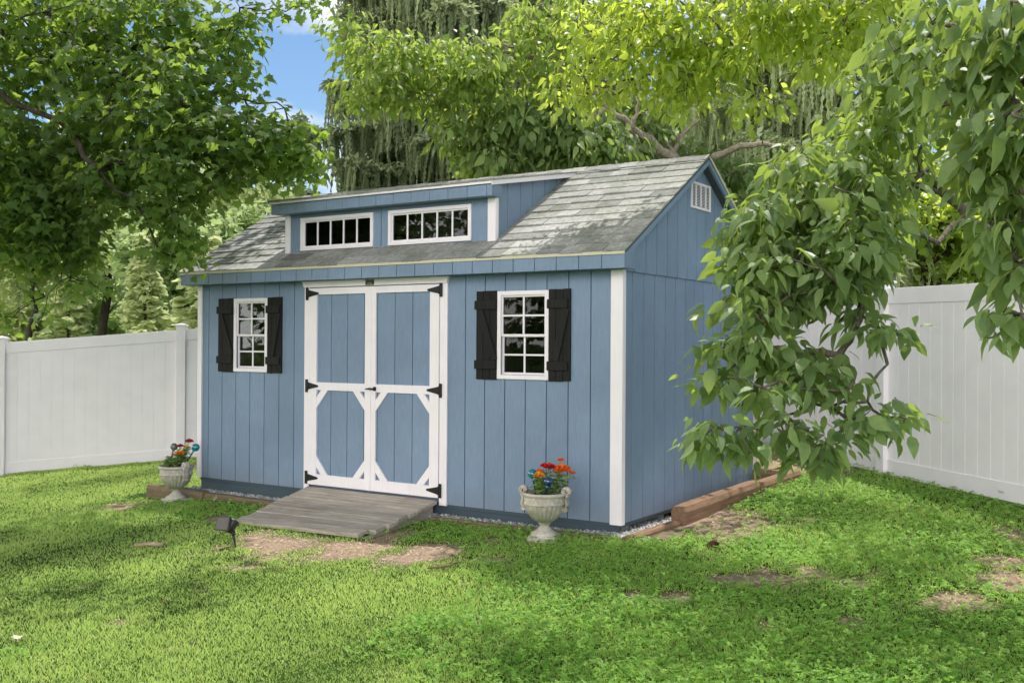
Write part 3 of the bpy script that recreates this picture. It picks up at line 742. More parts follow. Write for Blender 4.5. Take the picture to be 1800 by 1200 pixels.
for s_ in (.06, .5, .965):
    f = MB(); a = pt(.03, s_); b = pt(.95, s_)
    f.hexa([(a[0]-.07, b[1], b[2]-.2), (a[0]+.07, b[1], b[2]-.2), (a[0]+.07, a[1], a[2]-.5), (a[0]-.07, a[1], a[2]-.5),
            (a[0]-.07, b[1], b[2]-.125), (a[0]+.07, b[1], b[2]-.125), (a[0]+.07, a[1], a[2]-.125), (a[0]-.07, a[1], a[2]-.125)], .1)
    f.build('joist', M['deck'], ramp)

# ------------------------------------------------------------------ timbers around the gravel bed
def timber(name, p0, p1, wd, z0, z1, mat, label, cat='timber', group='landscape timbers around the gravel bed', seed=1):
    p0 = np.array(p0, float); p1 = np.array(p1, float); d = (p1-p0)/np.linalg.norm(p1-p0); s_ = np.array([d[1], -d[0]])*wd/2
    f = MB(); n = 10; r_ = random.Random(seed); prof = [(-1, 0), (1, 0), (1, .78), (.72, 1), (-.72, 1), (-1, .78)]
    v = []
    for i in range(n+1):
        q = p0+(p1-p0)*i/n; za = z0[0]+(z0[1]-z0[0])*i/n; zb = z1[0]+(z1[1]-z1[0])*i/n; e = .9 if i in (0, n) else 1
        for (a, b) in prof: v.append((q[0]+s_[0]*a*e+r_.uniform(-.006, .006), q[1]+s_[1]*a*e+r_.uniform(-.006, .006), za+(zb-za)*b*(.97 if i in (0, n) and b == 1 else 1)+r_.uniform(-.005, .005)))
    m_ = len(prof); fs = [tuple(range(m_)), tuple(range(n*m_+m_-1, n*m_-1, -1))]
    for i in range(n):
        for k in range(m_): fs.append((i*m_+k, i*m_+(k+1) % m_, (i+1)*m_+(k+1) % m_, (i+1)*m_+k))
    f.add(v, fs, .5); o = f.build(name, mat, None, .012, origin=(p0[0], p0[1], z0[0]))
    return tag(o, label, cat, group)
timber('landscape_timber', (-17.95, -.45), (-14.9, -.62), .42, (-.95, -.8), (-.34, -.33), M['timberx'], 'brown timber whose end sticks out left of the left stone urn', seed=1)
timber('landscape_timber', (-14.88, -.60), (-11.15, -.70), .3, (-.8, -.75), (-.36, -.36), M['timberx'], 'low mossy timber between the left urn and the ramp', seed=2)
timber('landscape_timber', (-5.5, -.6), (.2, -.62), .2, (-.5, -.5), (-.25, -.2), M['timberx'], 'sunken green mossy edging timber between the ramp and the shed corner', seed=3)
timber('landscape_timber', (.5, -.75), (.85, 1.55), .26, (-.4, -.4), (-.16, -.02), M['timber'], 'low flat brown timber lying beside the front right corner of the shed', seed=4)
timber('landscape_timber', (.86, 1.6), (1.12, 6.75), .46, (-.35, -.1), (.33, .50), M['timber'], 'tall brown timber with a rounded end running along the shed side', seed=5)
timber('landscape_timber', (1.28, 6.5), (1.55, 9.1), .40, (-.1, .1), (.5, .6), M['timber'], 'short sunlit brown timber at the rear of the shed side', seed=6)
timber('landscape_timber', (1.3, 9.35), (-3, 9.75+.3), .36, (-.1, .1), (.5, .6), M['timber'], 'brown timber crossing behind the rear corner of the shed', seed=7)

# gravel
def gravel():
    n = 5200; x = RNG.uniform(-16.5, .6, n); y = RNG.uniform(-.52, .35, n)
    k2 = 2600; x2 = RNG.uniform(-1.2, .8, k2); y2 = RNG.uniform(-.4, 3.2, k2)
    x = np.concatenate([x, x2]); y = np.concatenate([y, y2]); n = len(x)
    z = np.where(x < -11, -.42-.0, np.where(x > -1, -.27, -.31))+RNG.uniform(-.02, .03, n)
    oct_ = np.array([[1, 0, 0], [0, 1, 0], [-1, 0, 0], [0, -1, 0], [0, 0, 1], [0, 0, -1]], float)
    r = RNG.uniform(.022, .055, (n, 1, 1)); v = oct_[None]*r*RNG.uniform(.6, 1.3, (n, 6, 1))*np.array([1, 1, .8])
    a = RNG.random(n)*6.28; c_, s_ = np.cos(a), np.sin(a); vx = v[..., 0]*c_[:, None]-v[..., 1]*s_[:, None]; vy = v[..., 0]*s_[:, None]+v[..., 1]*c_[:, None]
    V = np.stack([vx+x[:, None], vy+y[:, None], v[..., 2]+z[:, None]], -1).reshape(-1, 3)
    tri = np.array([[0, 1, 4], [1, 2, 4], [2, 3, 4], [3, 0, 4], [1, 0, 5], [2, 1, 5], [3, 2, 5], [0, 3, 5]])
    Fc = (np.arange(n)[:, None, None]*6+tri[None]).reshape(-1, 3)
    t = NT('gravel_stone'); t.set(t.ramp(t.attr('tone'), [(0, (.2, .2, .21)), (.6, (.42, .42, .42)), (1, (.7, .69, .66))]), .8)
    o = fastmesh('gravel', V, Fc, t.m, attrs={'tone': np.repeat(RNG.random(n), 6)}, smooth=False)
    tag(o, 'pale grey gravel filling the bed around the shed base', 'gravel', kind='stuff')
gravel()
f = MB(); f.box(-16.5, .25, -.5, 9.5, -.5, -.44); f.build('gravel_bed', m_plain('bed_fines', (.2, .195, .19), .95, var=.3, sc_=60)); tag(bpy.data.objects['gravel_bed'], kind='structure')

# ------------------------------------------------------------------ fences
def fence(name, p0, dirv, posts, zb, label, ht=5.95, H=.42):
    """posts: list of distances along dirv; zb(s): bottom height"""
    dirv = np.array(dirv)/np.linalg.norm(dirv); nr = np.array([dirv[1], -dirv[0]])
    if nr@(CAM[:2]-np.array(p0)) < 0: nr = -nr
    root = empty(name, (p0[0], p0[1], zb(0)), label, 'fence')
    def at(s_, off): return np.array(p0)+dirv*s_+nr*off
    def slab(mb, s0, s1, o0, o1, za, zc, tone=.5):   # za,zc: functions of s
        q = [at(s0, o1), at(s1, o1), at(s1, o0), at(s0, o0)]; ss = (s0, s1, s1, s0)
        mb.hexa([(p[0], p[1], za(s_)) for p, s_ in zip(q, ss)]+[(p[0], p[1], zc(s_)) for p, s_ in zip(q, ss)], tone)
    for s_ in posts:
        f = MB(); slab(f, s_-.21, s_+.21, -.21, .21, lambda q: zb(s_)-.15, lambda q: zb(s_)+ht+.16)
        po = f.build('post', M['vinyl'], root, .015)
        f = MB(); z = zb(s_)+ht+.162
        slab(f, s_-.25, s_+.25, -.25, .25, lambda q: z, lambda q: z+.07)
        c4 = [at(s_-.25, -.25), at(s_+.25, -.25), at(s_+.25, .25), at(s_-.25, .25)]; cc = at(s_, 0)
        f.add([(p[0], p[1], z+.072) for p in c4]+[(cc[0], cc[1], z+.15)], [(0, 1, 4), (1, 2, 4), (2, 3, 4), (3, 0, 4)])
        f.build('post_cap', M['vinyl'], po, .008)
    for a, b in zip(posts, posts[1:]):
        a += .21; b -= .21
        f = MB(); m = round((b-a)/.5); w_ = (b-a)/m
        for k in range(m):
            s0, s1 = a+k*w_+.007, a+(k+1)*w_-.007; o_ = .035
            slab(f, s0, s1, -.035, .035, lambda q: zb(q)+.08, lambda q: zb(q)+ht-.1, .5)
        slab(f, a, b, -.02, .022, lambda q: zb(q)+.1, lambda q: zb(q)+ht-.12)
        f.build('panel', M['vinyl'], root, .008)
        for nm, lo, hi in (('bottom_rail', .0, .5), ('top_rail', ht-.5, ht)):
            f = MB(); slab(f, a, b, -.075, .075, lambda q: zb(q)+lo, lambda q: zb(q)+hi); f.build(nm, M['vinyl'], root, .012)
    return root
zl = lambda s_: -1.47+.0805*s_
fence('vinyl_fence', (-33.1, 3.02), (6.3, 4.9), [-16, -8, 0, 8, 16, 24, 31], zl, 'white vinyl privacy fence on the left side of the yard behind the left urn')
zr = lambda s_: .43-.0125*(s_ if s_ > 0 else s_*1.0)+.0*s_
fr_ = fence('vinyl_fence', (3.84, 10.93), (4.51, -3.86), [-15.9, -8, 0, 8, 16], lambda s_: .455-.013*s_, 'white vinyl privacy fence on the right side of the yard under the leafy boughs')
fp = P(1745, 862, 28.25)
f = MB(); dv = np.array([4.51, -3.86])/math.hypot(4.51, 3.86); nv = np.array([-dv[1], dv[0]]); nv = nv if nv@(CAM[:2]-fp[:2]) > 0 else -nv
base = np.array([3.84, 10.93])+dv*5.1+nv*.079
for k in range(4):
    b0 = base+dv*k*.055; f.beam((*b0, .63), (*(b0+dv*.05), .57), .012, .004, up=(nv[0], nv[1], 0))
f.build('scuff_mark', M['plaque'], fr_)

# ------------------------------------------------------------------ urns
def urn(c, H, rot, label):
    root = empty('stone_urn', c, label, 'urn', 'classical stone urns standing before the shed')
    cx, cy, z = c; k = H/1.42
    f = MB(); a = .36*k; z0 = z-.03; z1 = z+.13*k
    cs, sn = math.cos(rot), math.sin(rot)
    q = [(cx+cs*u*a-sn*v_*a, cy+sn*u*a+cs*v_*a) for u, v_ in ((-1, -1), (1, -1), (1, 1), (-1, 1))]
    f.hexa([(x, y, z0) for x, y in q]+[(x, y, z1) for x, y in q]); f.build('plinth', M['stone'], root, .02)
    pr = [(.34, .13), (.345, .16), (.33, .19), (.28, .22), (.21, .26), (.16, .31), (.125, .36), (.12, .39), (.15, .41), (.17, .43), (.15, .455)]
    f = MB(); f.lathe([(r*k, z+h*k) for r, h in pr], cx, cy, 40); f.build('pedestal', M['stone'], root)
    pb = [(.13, .45), (.2, .47), (.27, .51), (.34, .57), (.41, .65), (.465, .74), (.50, .83), (.515, .9), (.52, .93)]
    def flute(r, zz, ang, i):
        return r*(1-.085*abs(math.cos(ang*11))**5*(1 if i > 0 else 0)) if i < 8 else r
    def lerp(pf, m=3):
        o_ = []
        for (a0, b0), (a1, b1) in zip(pf, pf[1:]):
            for j in range(m): o_.append((a0+(a1-a0)*j/m, b0+(b1-b0)*j/m))
        return o_+[pf[-1]]
    f = MB(); f.lathe([(r*k, z+h*k) for r, h in pb], cx, cy, 144, flute)
    rim = [(.52, .93), (.555, .94), (.56, .97), (.53, .99), (.52, 1.0), (.525, 1.12), (.54, 1.14), (.585, 1.17), (.60, 1.20), (.595, 1.235), (.565, 1.25), (.53, 1.24), (.51, 1.18), (.5, 1.1)]
    def rope(r, zz, ang, i):
        return r*(1+.018*math.sin(ang*26+((zz-z)/k)*40)) if 4 <= i <= 5 or i == 3 else r
    rm = rim[:4]+[(.52+.005*j/6, 1.0+.12*j/6) for j in range(7)]+rim[6:]
    def rope2(r, zz, ang, i):
        return r*(1+.028*math.sin(ang*24+((zz-z)/k)*32)) if 4 <= i <= 10 else r
    f.lathe([(r*k, z+h*k) for r, h in rm], cx, cy, 144, rope2)
    bowl = f.build('bowl', M['stone'], root)
    f = MB(); n_ = 24; f.add([(cx+.5*k*math.cos(6.283*j/n_), cy+.5*k*math.sin(6.283*j/n_), z+1.14*k) for j in range(n_)], [list(range(n_))]); f.build('potting_soil', m_plain('potting_soil', (.04, .03, .022), .95, var=.4, sc_=60), root)
    for s_ in (-1, 1):                                   # scrolled handles
        f = MB(); ax = np.array([cs*s_, sn*s_, 0]); sd_ = np.array([-sn, cs, 0])
        def Q(u, h, v_=0): return np.array([cx, cy, z])+ax*u*k+np.array([0, 0, h*k])+sd_*v_*k
        for off in (-.06, 0, .06):
            pts = [Q(.47+.0, .84, off), Q(.56, .86, off), Q(.605, .92, off), Q(.6, 1.0, off), Q(.575, 1.08, off), Q(.6, 1.16, off), Q(.64, 1.2, off)]
            f.tube(pts, [.035*k, .045*k, .045*k, .04*k, .04*k, .045*k, .045*k], 8)
            sp = []
            for a in np.linspace(-.6, 3.6*math.pi, 26):
                r = .115*(1-(a+.6)/(3.6*math.pi+.6)*.75); sp.append(Q(.57+r*math.cos(a), 1.275+r*math.sin(a), off))
            f.tube(sp, [.04*k*(1-.5*j/26) for j in range(26)], 8)
            sp = []
            for a in np.linspace(0, -3*math.pi, 20):
                r = .075*(1+a/(3*math.pi)*.7); sp.append(Q(.545+r*math.cos(a), .83+r*math.sin(a), off))
            f.tube(sp, [.03*k*(1-.4*j/20) for j in range(20)], 8)
        f.build('handle', M['stone'], root)
    return root
pR, _ = onG(957, 948); pL, _ = onG(325, 878)
pL = np.array([-15.75, -1.15, float(g(-15.75, -1.15))])
pR = np.array([pR[0], pR[1], float(g(pR[0], pR[1]))])
HR, HL = 1.37, 1.37
urn(tuple(pR), HR, .28, 'mossy fluted stone urn of orange and red flowers before the right window')
urn(tuple(pL), HL, -.15, 'grey fluted stone urn with small flowers near the left shed corner')

M['zleaf'] = m_leaf('zinnia_leaf', (.14, .27, .05), (.34, .48, .14), (.10, .2, .03), .25, .5, .3)
M['bloom'] = {}
def bloom_mat(n, c):
    t = NT('petal_'+n); t.set(t.ramp(t.attr('tone'), [(0, tuple(np.array(c)*.55)), (1, c)]), .6); return t.m
for n_, c_ in dict(orange=(1.0, .24, .03), red=(.75, .02, .02), amber=(1.0, .48, .04), rust=(.6, .10, .05), tip=(1.0, .27, .06)).items(): M['bloom'][n_] = bloom_mat(n_, c_)

def flower(label, root_p, top_p, r, kind, tiers=3, nleaf=6, seed=0, group=None):
    rr = random.Random(seed); root_p = np.array(root_p); top_p = np.array(top_p)
    rt = empty('flower', tuple(root_p), label, 'flower', group); r *= 1.3
    mid = (root_p+top_p)/2+np.array([rr.uniform(-.03, .03), rr.uniform(-.03, .03), 0])
    f = MB(); f.tube([root_p, mid, top_p], [.014, .012, .01], 6); f.build('stem', M['zleaf'], rt)
    f = MB()
    nleaf = int(nleaf*1.7)
    for i in range(nleaf):
        s_ = .05+.75*i/nleaf; b = root_p+(top_p-root_p)*s_; a = i*2.4+rr.random(); L = rr.uniform(.24, .38)*(1.2-.55*s_); w_ = L*.36
        dr = np.array([math.cos(a), math.sin(a), .45]); dr /= np.linalg.norm(dr); sdv = np.array([-math.sin(a), math.cos(a), 0]); tn = rr.random()
        p1 = b+dr*L*.5+np.array([0, 0, .02]); p2 = b+dr*L+np.array([0, 0, -.05*L/.2])
        q = b+dr*L*.25
        f.add([b, q+sdv*w_*.8+[0, 0, .015], p1+sdv*w_+[0, 0, .01], p2, p1-sdv*w_+[0, 0, .01], q-sdv*w_*.8+[0, 0, .015], q, p1], [(0, 6, 1), (6, 7, 2, 1), (7, 3, 2), (0, 5, 6), (6, 5, 4, 7), (7, 4, 3)], tn, True)
    f.build('leaves', M['zleaf'], rt)
    f = MB()
    tiers += 2
    for tier in range(tiers):
        n_ = 15-2*tier; R = r*1.2*math.cos(1.25*tier/tiers); zc = top_p+np.array([0, 0, r*(.75*math.sin(1.5*tier/tiers)-.25)])
        for k in range(n_):
            a = 6.283*(k+.5*tier)/n_+rr.uniform(-.1, .1); w_ = R*.30; e = np.array([math.cos(a), math.sin(a), 0]); s_ = np.array([-math.sin(a), math.cos(a), 0]); dz_ = np.array([0, 0, 1])
            f.add([zc+e*R*.1, zc+e*R*.6+s_*w_+dz_*R*.16, zc+e*R*1.0+s_*w_*.7+dz_*R*.02, zc+e*R*1.08-dz_*R*.06, zc+e*R*1.0-s_*w_*.7+dz_*R*.02, zc+e*R*.6-s_*w_+dz_*R*.16], [(0, 1, 2, 3), (0, 3, 4, 5)], rr.uniform(.3, 1), False)
    f.sphere(top_p+np.array([0, 0, r*.1]), r*.6, 10, 7, c=.7)
    f.build('petals', M['bloom'][kind], rt)
    return rt
def globe(label, root_p, c, r, mat, group=None):
    rt = empty('glass_globe', tuple(root_p), label, 'garden ornament', group)
    f = MB(); f.sphere(c, r, 28, 18); f.build('glass_ball', mat, rt)
    d = (np.array(root_p)-np.array(c)); d /= np.linalg.norm(d)
    f = MB(); f.tube([np.array(c)+d*r*.9, np.array(c)+d*r*1.35, np.array(root_p)], [r*.42, r*.2, .018], 12); f.build('stake', mat, rt)
    return rt
def m_globe(n, c):
    t = NT(n); v = t.coord(); nn = t.noise(v, 12, 3, .6, 2.5)
    b = np.array(c); t.set(t.ramp(nn, [(.35, tuple(b*.35)), (.6, tuple(b)), (.75, tuple(np.minimum(b*2.2+.05, 1)))]), .06, 0, .9)
    t.b.inputs['Coat Weight'].default_value = .8; t.b.inputs['Transmission Weight'].default_value = .35; return t.m
GT = m_globe('teal_glass', (.005, .33, .42)); GB = m_globe('navy_glass', (.008, .09, .25)); GC = m_globe('smoky_glass', (.22, .24, .22))
def inpot(p, px, py, d=None): # a spot above an urn at the survey bearing px,py
    dd = (p-CAM)@FW; return P(px, py, dd)
z_s = pR[2]+1.14*HR/1.42
def rootR(dx, dy=0): return (pR[0]+RT[0]*dx+FW[0]*dy, pR[1]+RT[1]*dx+FW[1]*dy, z_s)
FG = 'flowers planted in the right urn'; 
def RP(px, py, dy=0): return inpot(pR, px, py)+FW*dy
pc = 960
flower('big orange zinnia, the largest bloom in the right urn', rootR(.18), RP(988, 823), .145, 'orange', 4, 9, 1)
flower('small orange bud just above the largest orange bloom', rootR(.12, .1), RP(986, 808, .08), .06, 'tip', 3, 3, 2)
flower('small bright red zinnia at the top left of the right urn', rootR(-.1, .1), RP(957, 818, .1), .07, 'red', 3, 5, 3)
flower('deep red zinnia just left of the largest orange bloom', rootR(-.02), RP(966, 819), .1, 'red', 3, 7, 4)
flower('small orange bloom leaning out at the right edge of the right urn', rootR(.3), RP(1006, 830), .055, 'tip', 3, 6, 5)
flower('yellow-orange lowest zinnia between the two glass globes in the right urn', rootR(-.14, -.12), RP(947, 833, -.12), .105, 'amber', 3, 8, 6)
flower('small orange bloom behind the yellow-orange one in the right urn', rootR(-.12, .05), RP(949, 827, .05), .06, 'orange', 3, 5, 7)
globe('teal glass globe on a stake at the left of the right urn', rootR(-.22, -.05), RP(936, 832, -.05), .125, GT)
globe('dark blue glass globe on a stake amid leaves of the right urn', rootR(-.0, -.3), RP(963, 843, -.3), .12, GB)
z_s = pL[2]+1.14*HL/1.42
def rootL(dx, dy=0): return (pL[0]+RT[0]*dx+FW[0]*dy, pL[1]+RT[1]*dx+FW[1]*dy, z_s)
def LP(px, py, dy=0): return inpot(pL, px, py)+FW*dy
flower('dark red zinnia standing tallest in the left urn', rootL(.1, .1), LP(331, 775, .1), .09, 'rust', 3, 9, 11)
flower('faded rusty bloom at upper left in the left urn', rootL(-.1), LP(317, 783), .075, 'rust', 3, 9, 12)
flower('bright orange bloom lowest at the centre of the left urn', rootL(0, -.15), LP(319, 794, -.15), .1, 'amber', 3, 10, 13)
flower('small orange bloom behind the centre of the left urn', rootL(.05, .1), LP(327, 786, .1), .07, 'amber', 3, 9, 14)
flower('tiny orange bud at the left rim of the left urn', rootL(-.3, 0), LP(304, 797), .04, 'tip', 2, 10, 15)
globe('turquoise glass globe on a stake at the right of the left urn', rootL(.22, 0), LP(344, 786, 0), .13, GT)
globe('smoky clear glass globe on a stake at the left of the left urn', rootL(-.25, .05), LP(305, 785, .05), .12, GC)

# ------------------------------------------------------------------ small things on the lawn
ps, _ = onG(413, 963)
sp = empty('spotlight', tuple(ps), 'black solar spotlight on a ground spike at the ramp corner', 'garden light')
MBK = m_plain('black_plastic', (.018, .019, .022), .38)
d0 = (ps-CAM)@FW
def SP_(px, py, dy=0): return P(px, py, d0+dy)
f = MB(); f.tube([SP_(414, 964), SP_(412, 948), SP_(409, 938)], [.012, .035, .04], 8); f.build('spike', MBK, sp)
f = MB(); f.sphere(SP_(410, 936), .06, 12, 8); f.tube([SP_(410, 938), SP_(401, 930)], [.045, .05], 8); f.build('joint', MBK, sp)
f = MB(); a = SP_(400, 934, -.02); b = SP_(411, 914, .12)
f.tube([a+(a-b)*.05, a, a+(b-a)*.3, a+(b-a)*.8, b, b+(b-a)*.02], [.04, .08, .12, .155, .16, .13], 20); f.build('lamp_housing', MBK, sp)
f = MB(); f.tube([b+(b-a)*.03, b+(b-a)*.04], [.13, .12], 20); f.build('lens', m_plain('lamp_lens', (.5, .5, .48), .1), sp)
f = MB(); c0 = SP_(394, 921, -.1); ux = RT*.0+np.array(SP_(405, 908, -.1)-SP_(402, 934, -.1)); ux = ux/np.linalg.norm(ux)
q = [SP_(384, 908, .05), SP_(406, 908, -.1), SP_(402, 933, -.22), SP_(378, 931, -.05)]
nn = np.cross(q[1]-q[0], q[3]-q[0]); nn /= np.linalg.norm(nn); 
f.hexa([p_-nn*.03 for p_ in q]+[p_+nn*.03 for p_ in q]); f.build('solar_panel', MBK, sp, .01)
f = MB(); cc = sum(q)/4; q2 = [cc+(p_-cc)*.86 for p_ in q]; sgn = -1 if nn@(CAM-cc) < 0 else 1
m_cell = m_plain('solar_cell', (.09, .075, .07), .25)
f.hexa([p_+nn*sgn*.031 for p_ in q2]+[p_+nn*sgn*.036 for p_ in q2]); f.build('solar_cell', m_cell, sp)
for u in (.25, .5, .75):
    pass
f = MB(); f.tube([SP_(401, 926, -.1), SP_(398, 922, -.06)], [.05, .05], 8); f.build('bracket', MBK, sp)

bark_l = m_wood('pale_wood', (.32, .24, .16), (.6, .48, .34)); bark_d = m_bark('twig_bark', (.14, .10, .07), (.34, .25, .17))
def lay(px, py, dz=.06): p_, t_ = onG(px, py); return np.array([p_[0], p_[1], float(g(p_[0], p_[1]))+dz])
f = MB(); f.tube([lay(236, 965, .1), lay(260, 963, .11), lay(287, 964, .1)], [.05, .055, .045], 7); o = f.build('stick', bark_l, None, origin=lay(260, 965)); tag(o, 'pale straight wooden stick lying on the shaded left lawn', 'stick')
f = MB(); f.tube([lay(752, 1004, .08), lay(775, 1005, .12), lay(790, 1001, .1), lay(806, 998, .12)], [.02, .035, .03, .012], 6); f.tube([lay(775, 1005, .12), lay(760, 1000, .14)], [.018, .008], 5)
o = f.build('twig', bark_d, None, origin=lay(775, 1005)); tag(o, 'thin forked brown twig on the sunny lawn before the ramp', 'twig')
f = MB(); pts = [lay(367, 893, .07), lay(374, 891, .12), lay(379, 887, .2), lay(380, 884, .25)]
f.add([pts[0]-UP*.02, pts[0]+UP*.03, pts[1]-UP*.05, pts[1]+UP*.05, pts[2]-RT*.06, pts[2]+RT*.05, pts[3]-RT*.02, pts[3]+RT*.03], [(0, 1, 3, 2), (2, 3, 5, 4), (4, 5, 7, 6)], .5, True)
o = f.build('bark_curl', bark_l, None, origin=lay(375, 890)); tag(o, 'curled pale strip of bark on grass right of the left urn', 'bark')
pcn = lay(1254, 963, .07); f = MB()
ax = RT*.8+FW*.5; ax /= np.linalg.norm(ax)
for i in range(11):
    s_ = i/10; c0 = pcn+ax*(s_-.5)*.3; R = .09*math.sin(math.pi*(.15+.75*s_))+.02
    for k in range(9):
        a = 6.283*(k+.5*(i % 2))/9; e = np.cross(ax, [0, 0, 1]); e /= np.linalg.norm(e); u2 = np.cross(e, ax); dr_ = e*math.cos(a)+u2*math.sin(a); sd_ = np.cross(ax, dr_)
        f.add([c0, c0+dr_*R+sd_*.022-ax*.015, c0+dr_*R*1.2, c0+dr_*R-sd_*.022-ax*.015, c0+dr_*R*.8+ax*.03], [(0, 1, 2, 3), (0, 4, 2)], random.random())
o = f.build('pine_cone', m_plain('cone_scales', (.13, .065, .04), .8, var=.4), None, origin=pcn); tag(o, 'dark brown pine cone on bare soil right of the shed corner', 'pine cone')
def dead_leaf(px, py, s_, label, mat):
    p_ = lay(px, py, .13); f = MB(); n_ = 12
    v_ = [p_+np.array([0, 0, .03])]+[p_+s_*(1 if k % 2 else .6)*(RT*math.cos(6.283*k/n_)+FW*1.1*math.sin(6.283*k/n_))+np.array([0, 0, random.uniform(-.02, .04)]) for k in range(n_)]
    f.add(v_, [(0, k+1, (k+1) % n_+1) for k in range(n_)], .5); o = f.build('dead_leaf', mat, None, origin=p_); tag(o, label, 'leaf')
lm = m_plain('bleached_leaf', (.62, .52, .42), .7); lb = m_plain('brown_leaf', (.28, .16, .09), .7)
dead_leaf(30, 1133, .12, 'bleached pale dead leaf on the lawn in the lower left corner', lm)
dead_leaf(820, 930, .1, 'reddish brown dead leaf on ground between ramp and right urn', lb)
dead_leaf(187, 969, .07, 'small brown dead leaf left of the pale stick', lb)
dead_leaf(288, 1070, .07, 'small brown dead leaf on the sunny left lawn', lb)

# ------------------------------------------------------------------ trees
def norm(a): return a/(np.linalg.norm(a, axis=-1, keepdims=True)+1e-9)

def leaf_template(kind):
    """vertices in leaf space: x across, y along, z normal; unit length"""
    if kind == 'ovate':       # dogwood: ovate, pointed, folded along the rib and curving down
        ys = [0, .18, .42, .68, .86, 1.0]; ws = [0, .19, .255, .17, .06, 0]; v = []; f = []
        rib = []; L = []; R = []
        for y, w_ in zip(ys, ws):
            zc = -.42*y*y; rib.append(len(v)); v.append((0, y, zc))
        for y, w_ in zip(ys[1:-1], ws[1:-1]):
            zc = -.42*y*y+.22*w_+.035*math.sin(y*14)
            L.append(len(v)); v.append((-w_, y+.03, zc)); R.append(len(v)); v.append((w_, y+.03, zc))
        f += [(rib[0], rib[1], L[0]), (rib[0], R[0], rib[1])]
        for i in range(3):
            f += [(rib[i+1], rib[i+2], L[i+1]), (rib[i+1], L[i+1], L[i]), (rib[i+1], R[i], R[i+1]), (rib[i+1], R[i+1], rib[i+2])]
        f += [(rib[4], rib[5], L[3]), (rib[4], R[3], rib[5])]
        return np.array(v), np.array(f)
    if kind == 'ovate_lo':
        v = [(0, 0, 0), (-.27, .4, .05), (0, .45, -.05), (.27, .4, .05), (0, 1, -.25)]
        return np.array(v), np.array([(0, 2, 1), (0, 3, 2), (2, 4, 1), (3, 4, 2)])
    if kind == 'maple':
        out = [(0, 0), (.18, .02), (.42, -.06), (.36, .14), (.58, .36), (.34, .42), (.30, .60), (.14, .62), (0, 1.0),
               (-.14, .62), (-.30, .60), (-.34, .42), (-.58, .36), (-.36, .14), (-.42, -.06), (-.18, .02)]
        v = [(0, .33, .0)]+[(x, y, -.22*x*x*2-.18*y*y+.04*math.sin(9*x+5*y)) for x, y in out]
        n = len(out); return np.array(v), np.array([(0, k+1, (k+1) % n+1) for k in range(n)])
    if kind == 'card':        # small bent leaf spray for far crowns
        v = [(0, 0, 0), (-.34, .35, .08), (-.16, .8, -.05), (.05, 1, -.12), (.3, .7, -.02), (.36, .3, .1)]
        return np.array(v), np.array([(0, 5, 1), (1, 5, 4), (1, 4, 2), (2, 4, 3)])

def make_leaves(name, pos, axis, nrm, size, kind, mat, parent, tone):
    T, Fc = leaf_template(kind)
    a = norm(axis); n_ = nrm-(np.sum(nrm*a, 1, keepdims=True))*a; n_ = norm(n_); s_ = np.cross(a, n_)
    N = len(pos); k = len(T)
    warp = .7+.6*RNG.random((N, 1, 1)); Tx = np.repeat(T[None], N, 0); Tx[:, :, 2:3] *= warp*(1+.6*RNG.normal(0, .5, (N, 1, 1)))
    Tx[:, :, 0] *= (.85+.3*RNG.random((N, 1)))
    V = pos[:, None, :]+size[:, None, None]*(Tx[:, :, 0:1]*s_[:, None]+Tx[:, :, 1:2]*a[:, None]+Tx[:, :, 2:3]*n_[:, None])
    FF = (np.arange(N)[:, None, None]*k+Fc[None]).reshape(-1, Fc.shape[1])
    return fastmesh(name, V.reshape(-1, 3), FF, mat, parent, {'tone': np.repeat(tone, k)}, smooth=kind != 'card')

def skeleton(trunks, nodes, r_base, r_tip=.012, bias=.22, rng=random):
    """connect crown points to limbs; returns tubes"""
    pts = []; par = []; plen = []; fixed_r = []
    for tr in trunks:                                     # polyline of (point, radius); the first starts the tree
        prev = -1
        if tr.get('from') is not None: prev = int(np.argmin([np.linalg.norm(np.array(p)-tr['from']) for p in pts]))
        for p, r in zip(tr['p'], tr['r']):
            pts.append(np.array(p, float)); par.append(prev); plen.append(0 if prev < 0 else plen[prev]+np.linalg.norm(pts[-1]-pts[prev])); fixed_r.append(r); prev = len(pts)-1
    nt = len(pts)
    A = np.array(pts); order = np.argsort([np.min(np.linalg.norm(A-q, axis=1)) for q in nodes])
    P_ = np.zeros((nt+len(nodes), 3)); P_[:nt] = A; PL = np.zeros(nt+len(nodes)); PL[:nt] = plen; c = nt
    for i in order:
        q = nodes[i]; d = np.linalg.norm(P_[:c]-q, axis=1); j = int(np.argmin(d+bias*PL[:c]))
        P_[c] = q; PL[c] = PL[j]+d[j]; par.append(j); c += 1
    cnt = np.ones(c)
    for i in range(c-1, nt-1, -1):
        if par[i] >= 0: cnt[par[i]] += cnt[i]
    rad = np.minimum(r_base, r_tip*np.sqrt(cnt)); rad[:nt] = fixed_r
    return P_, par, rad, nt

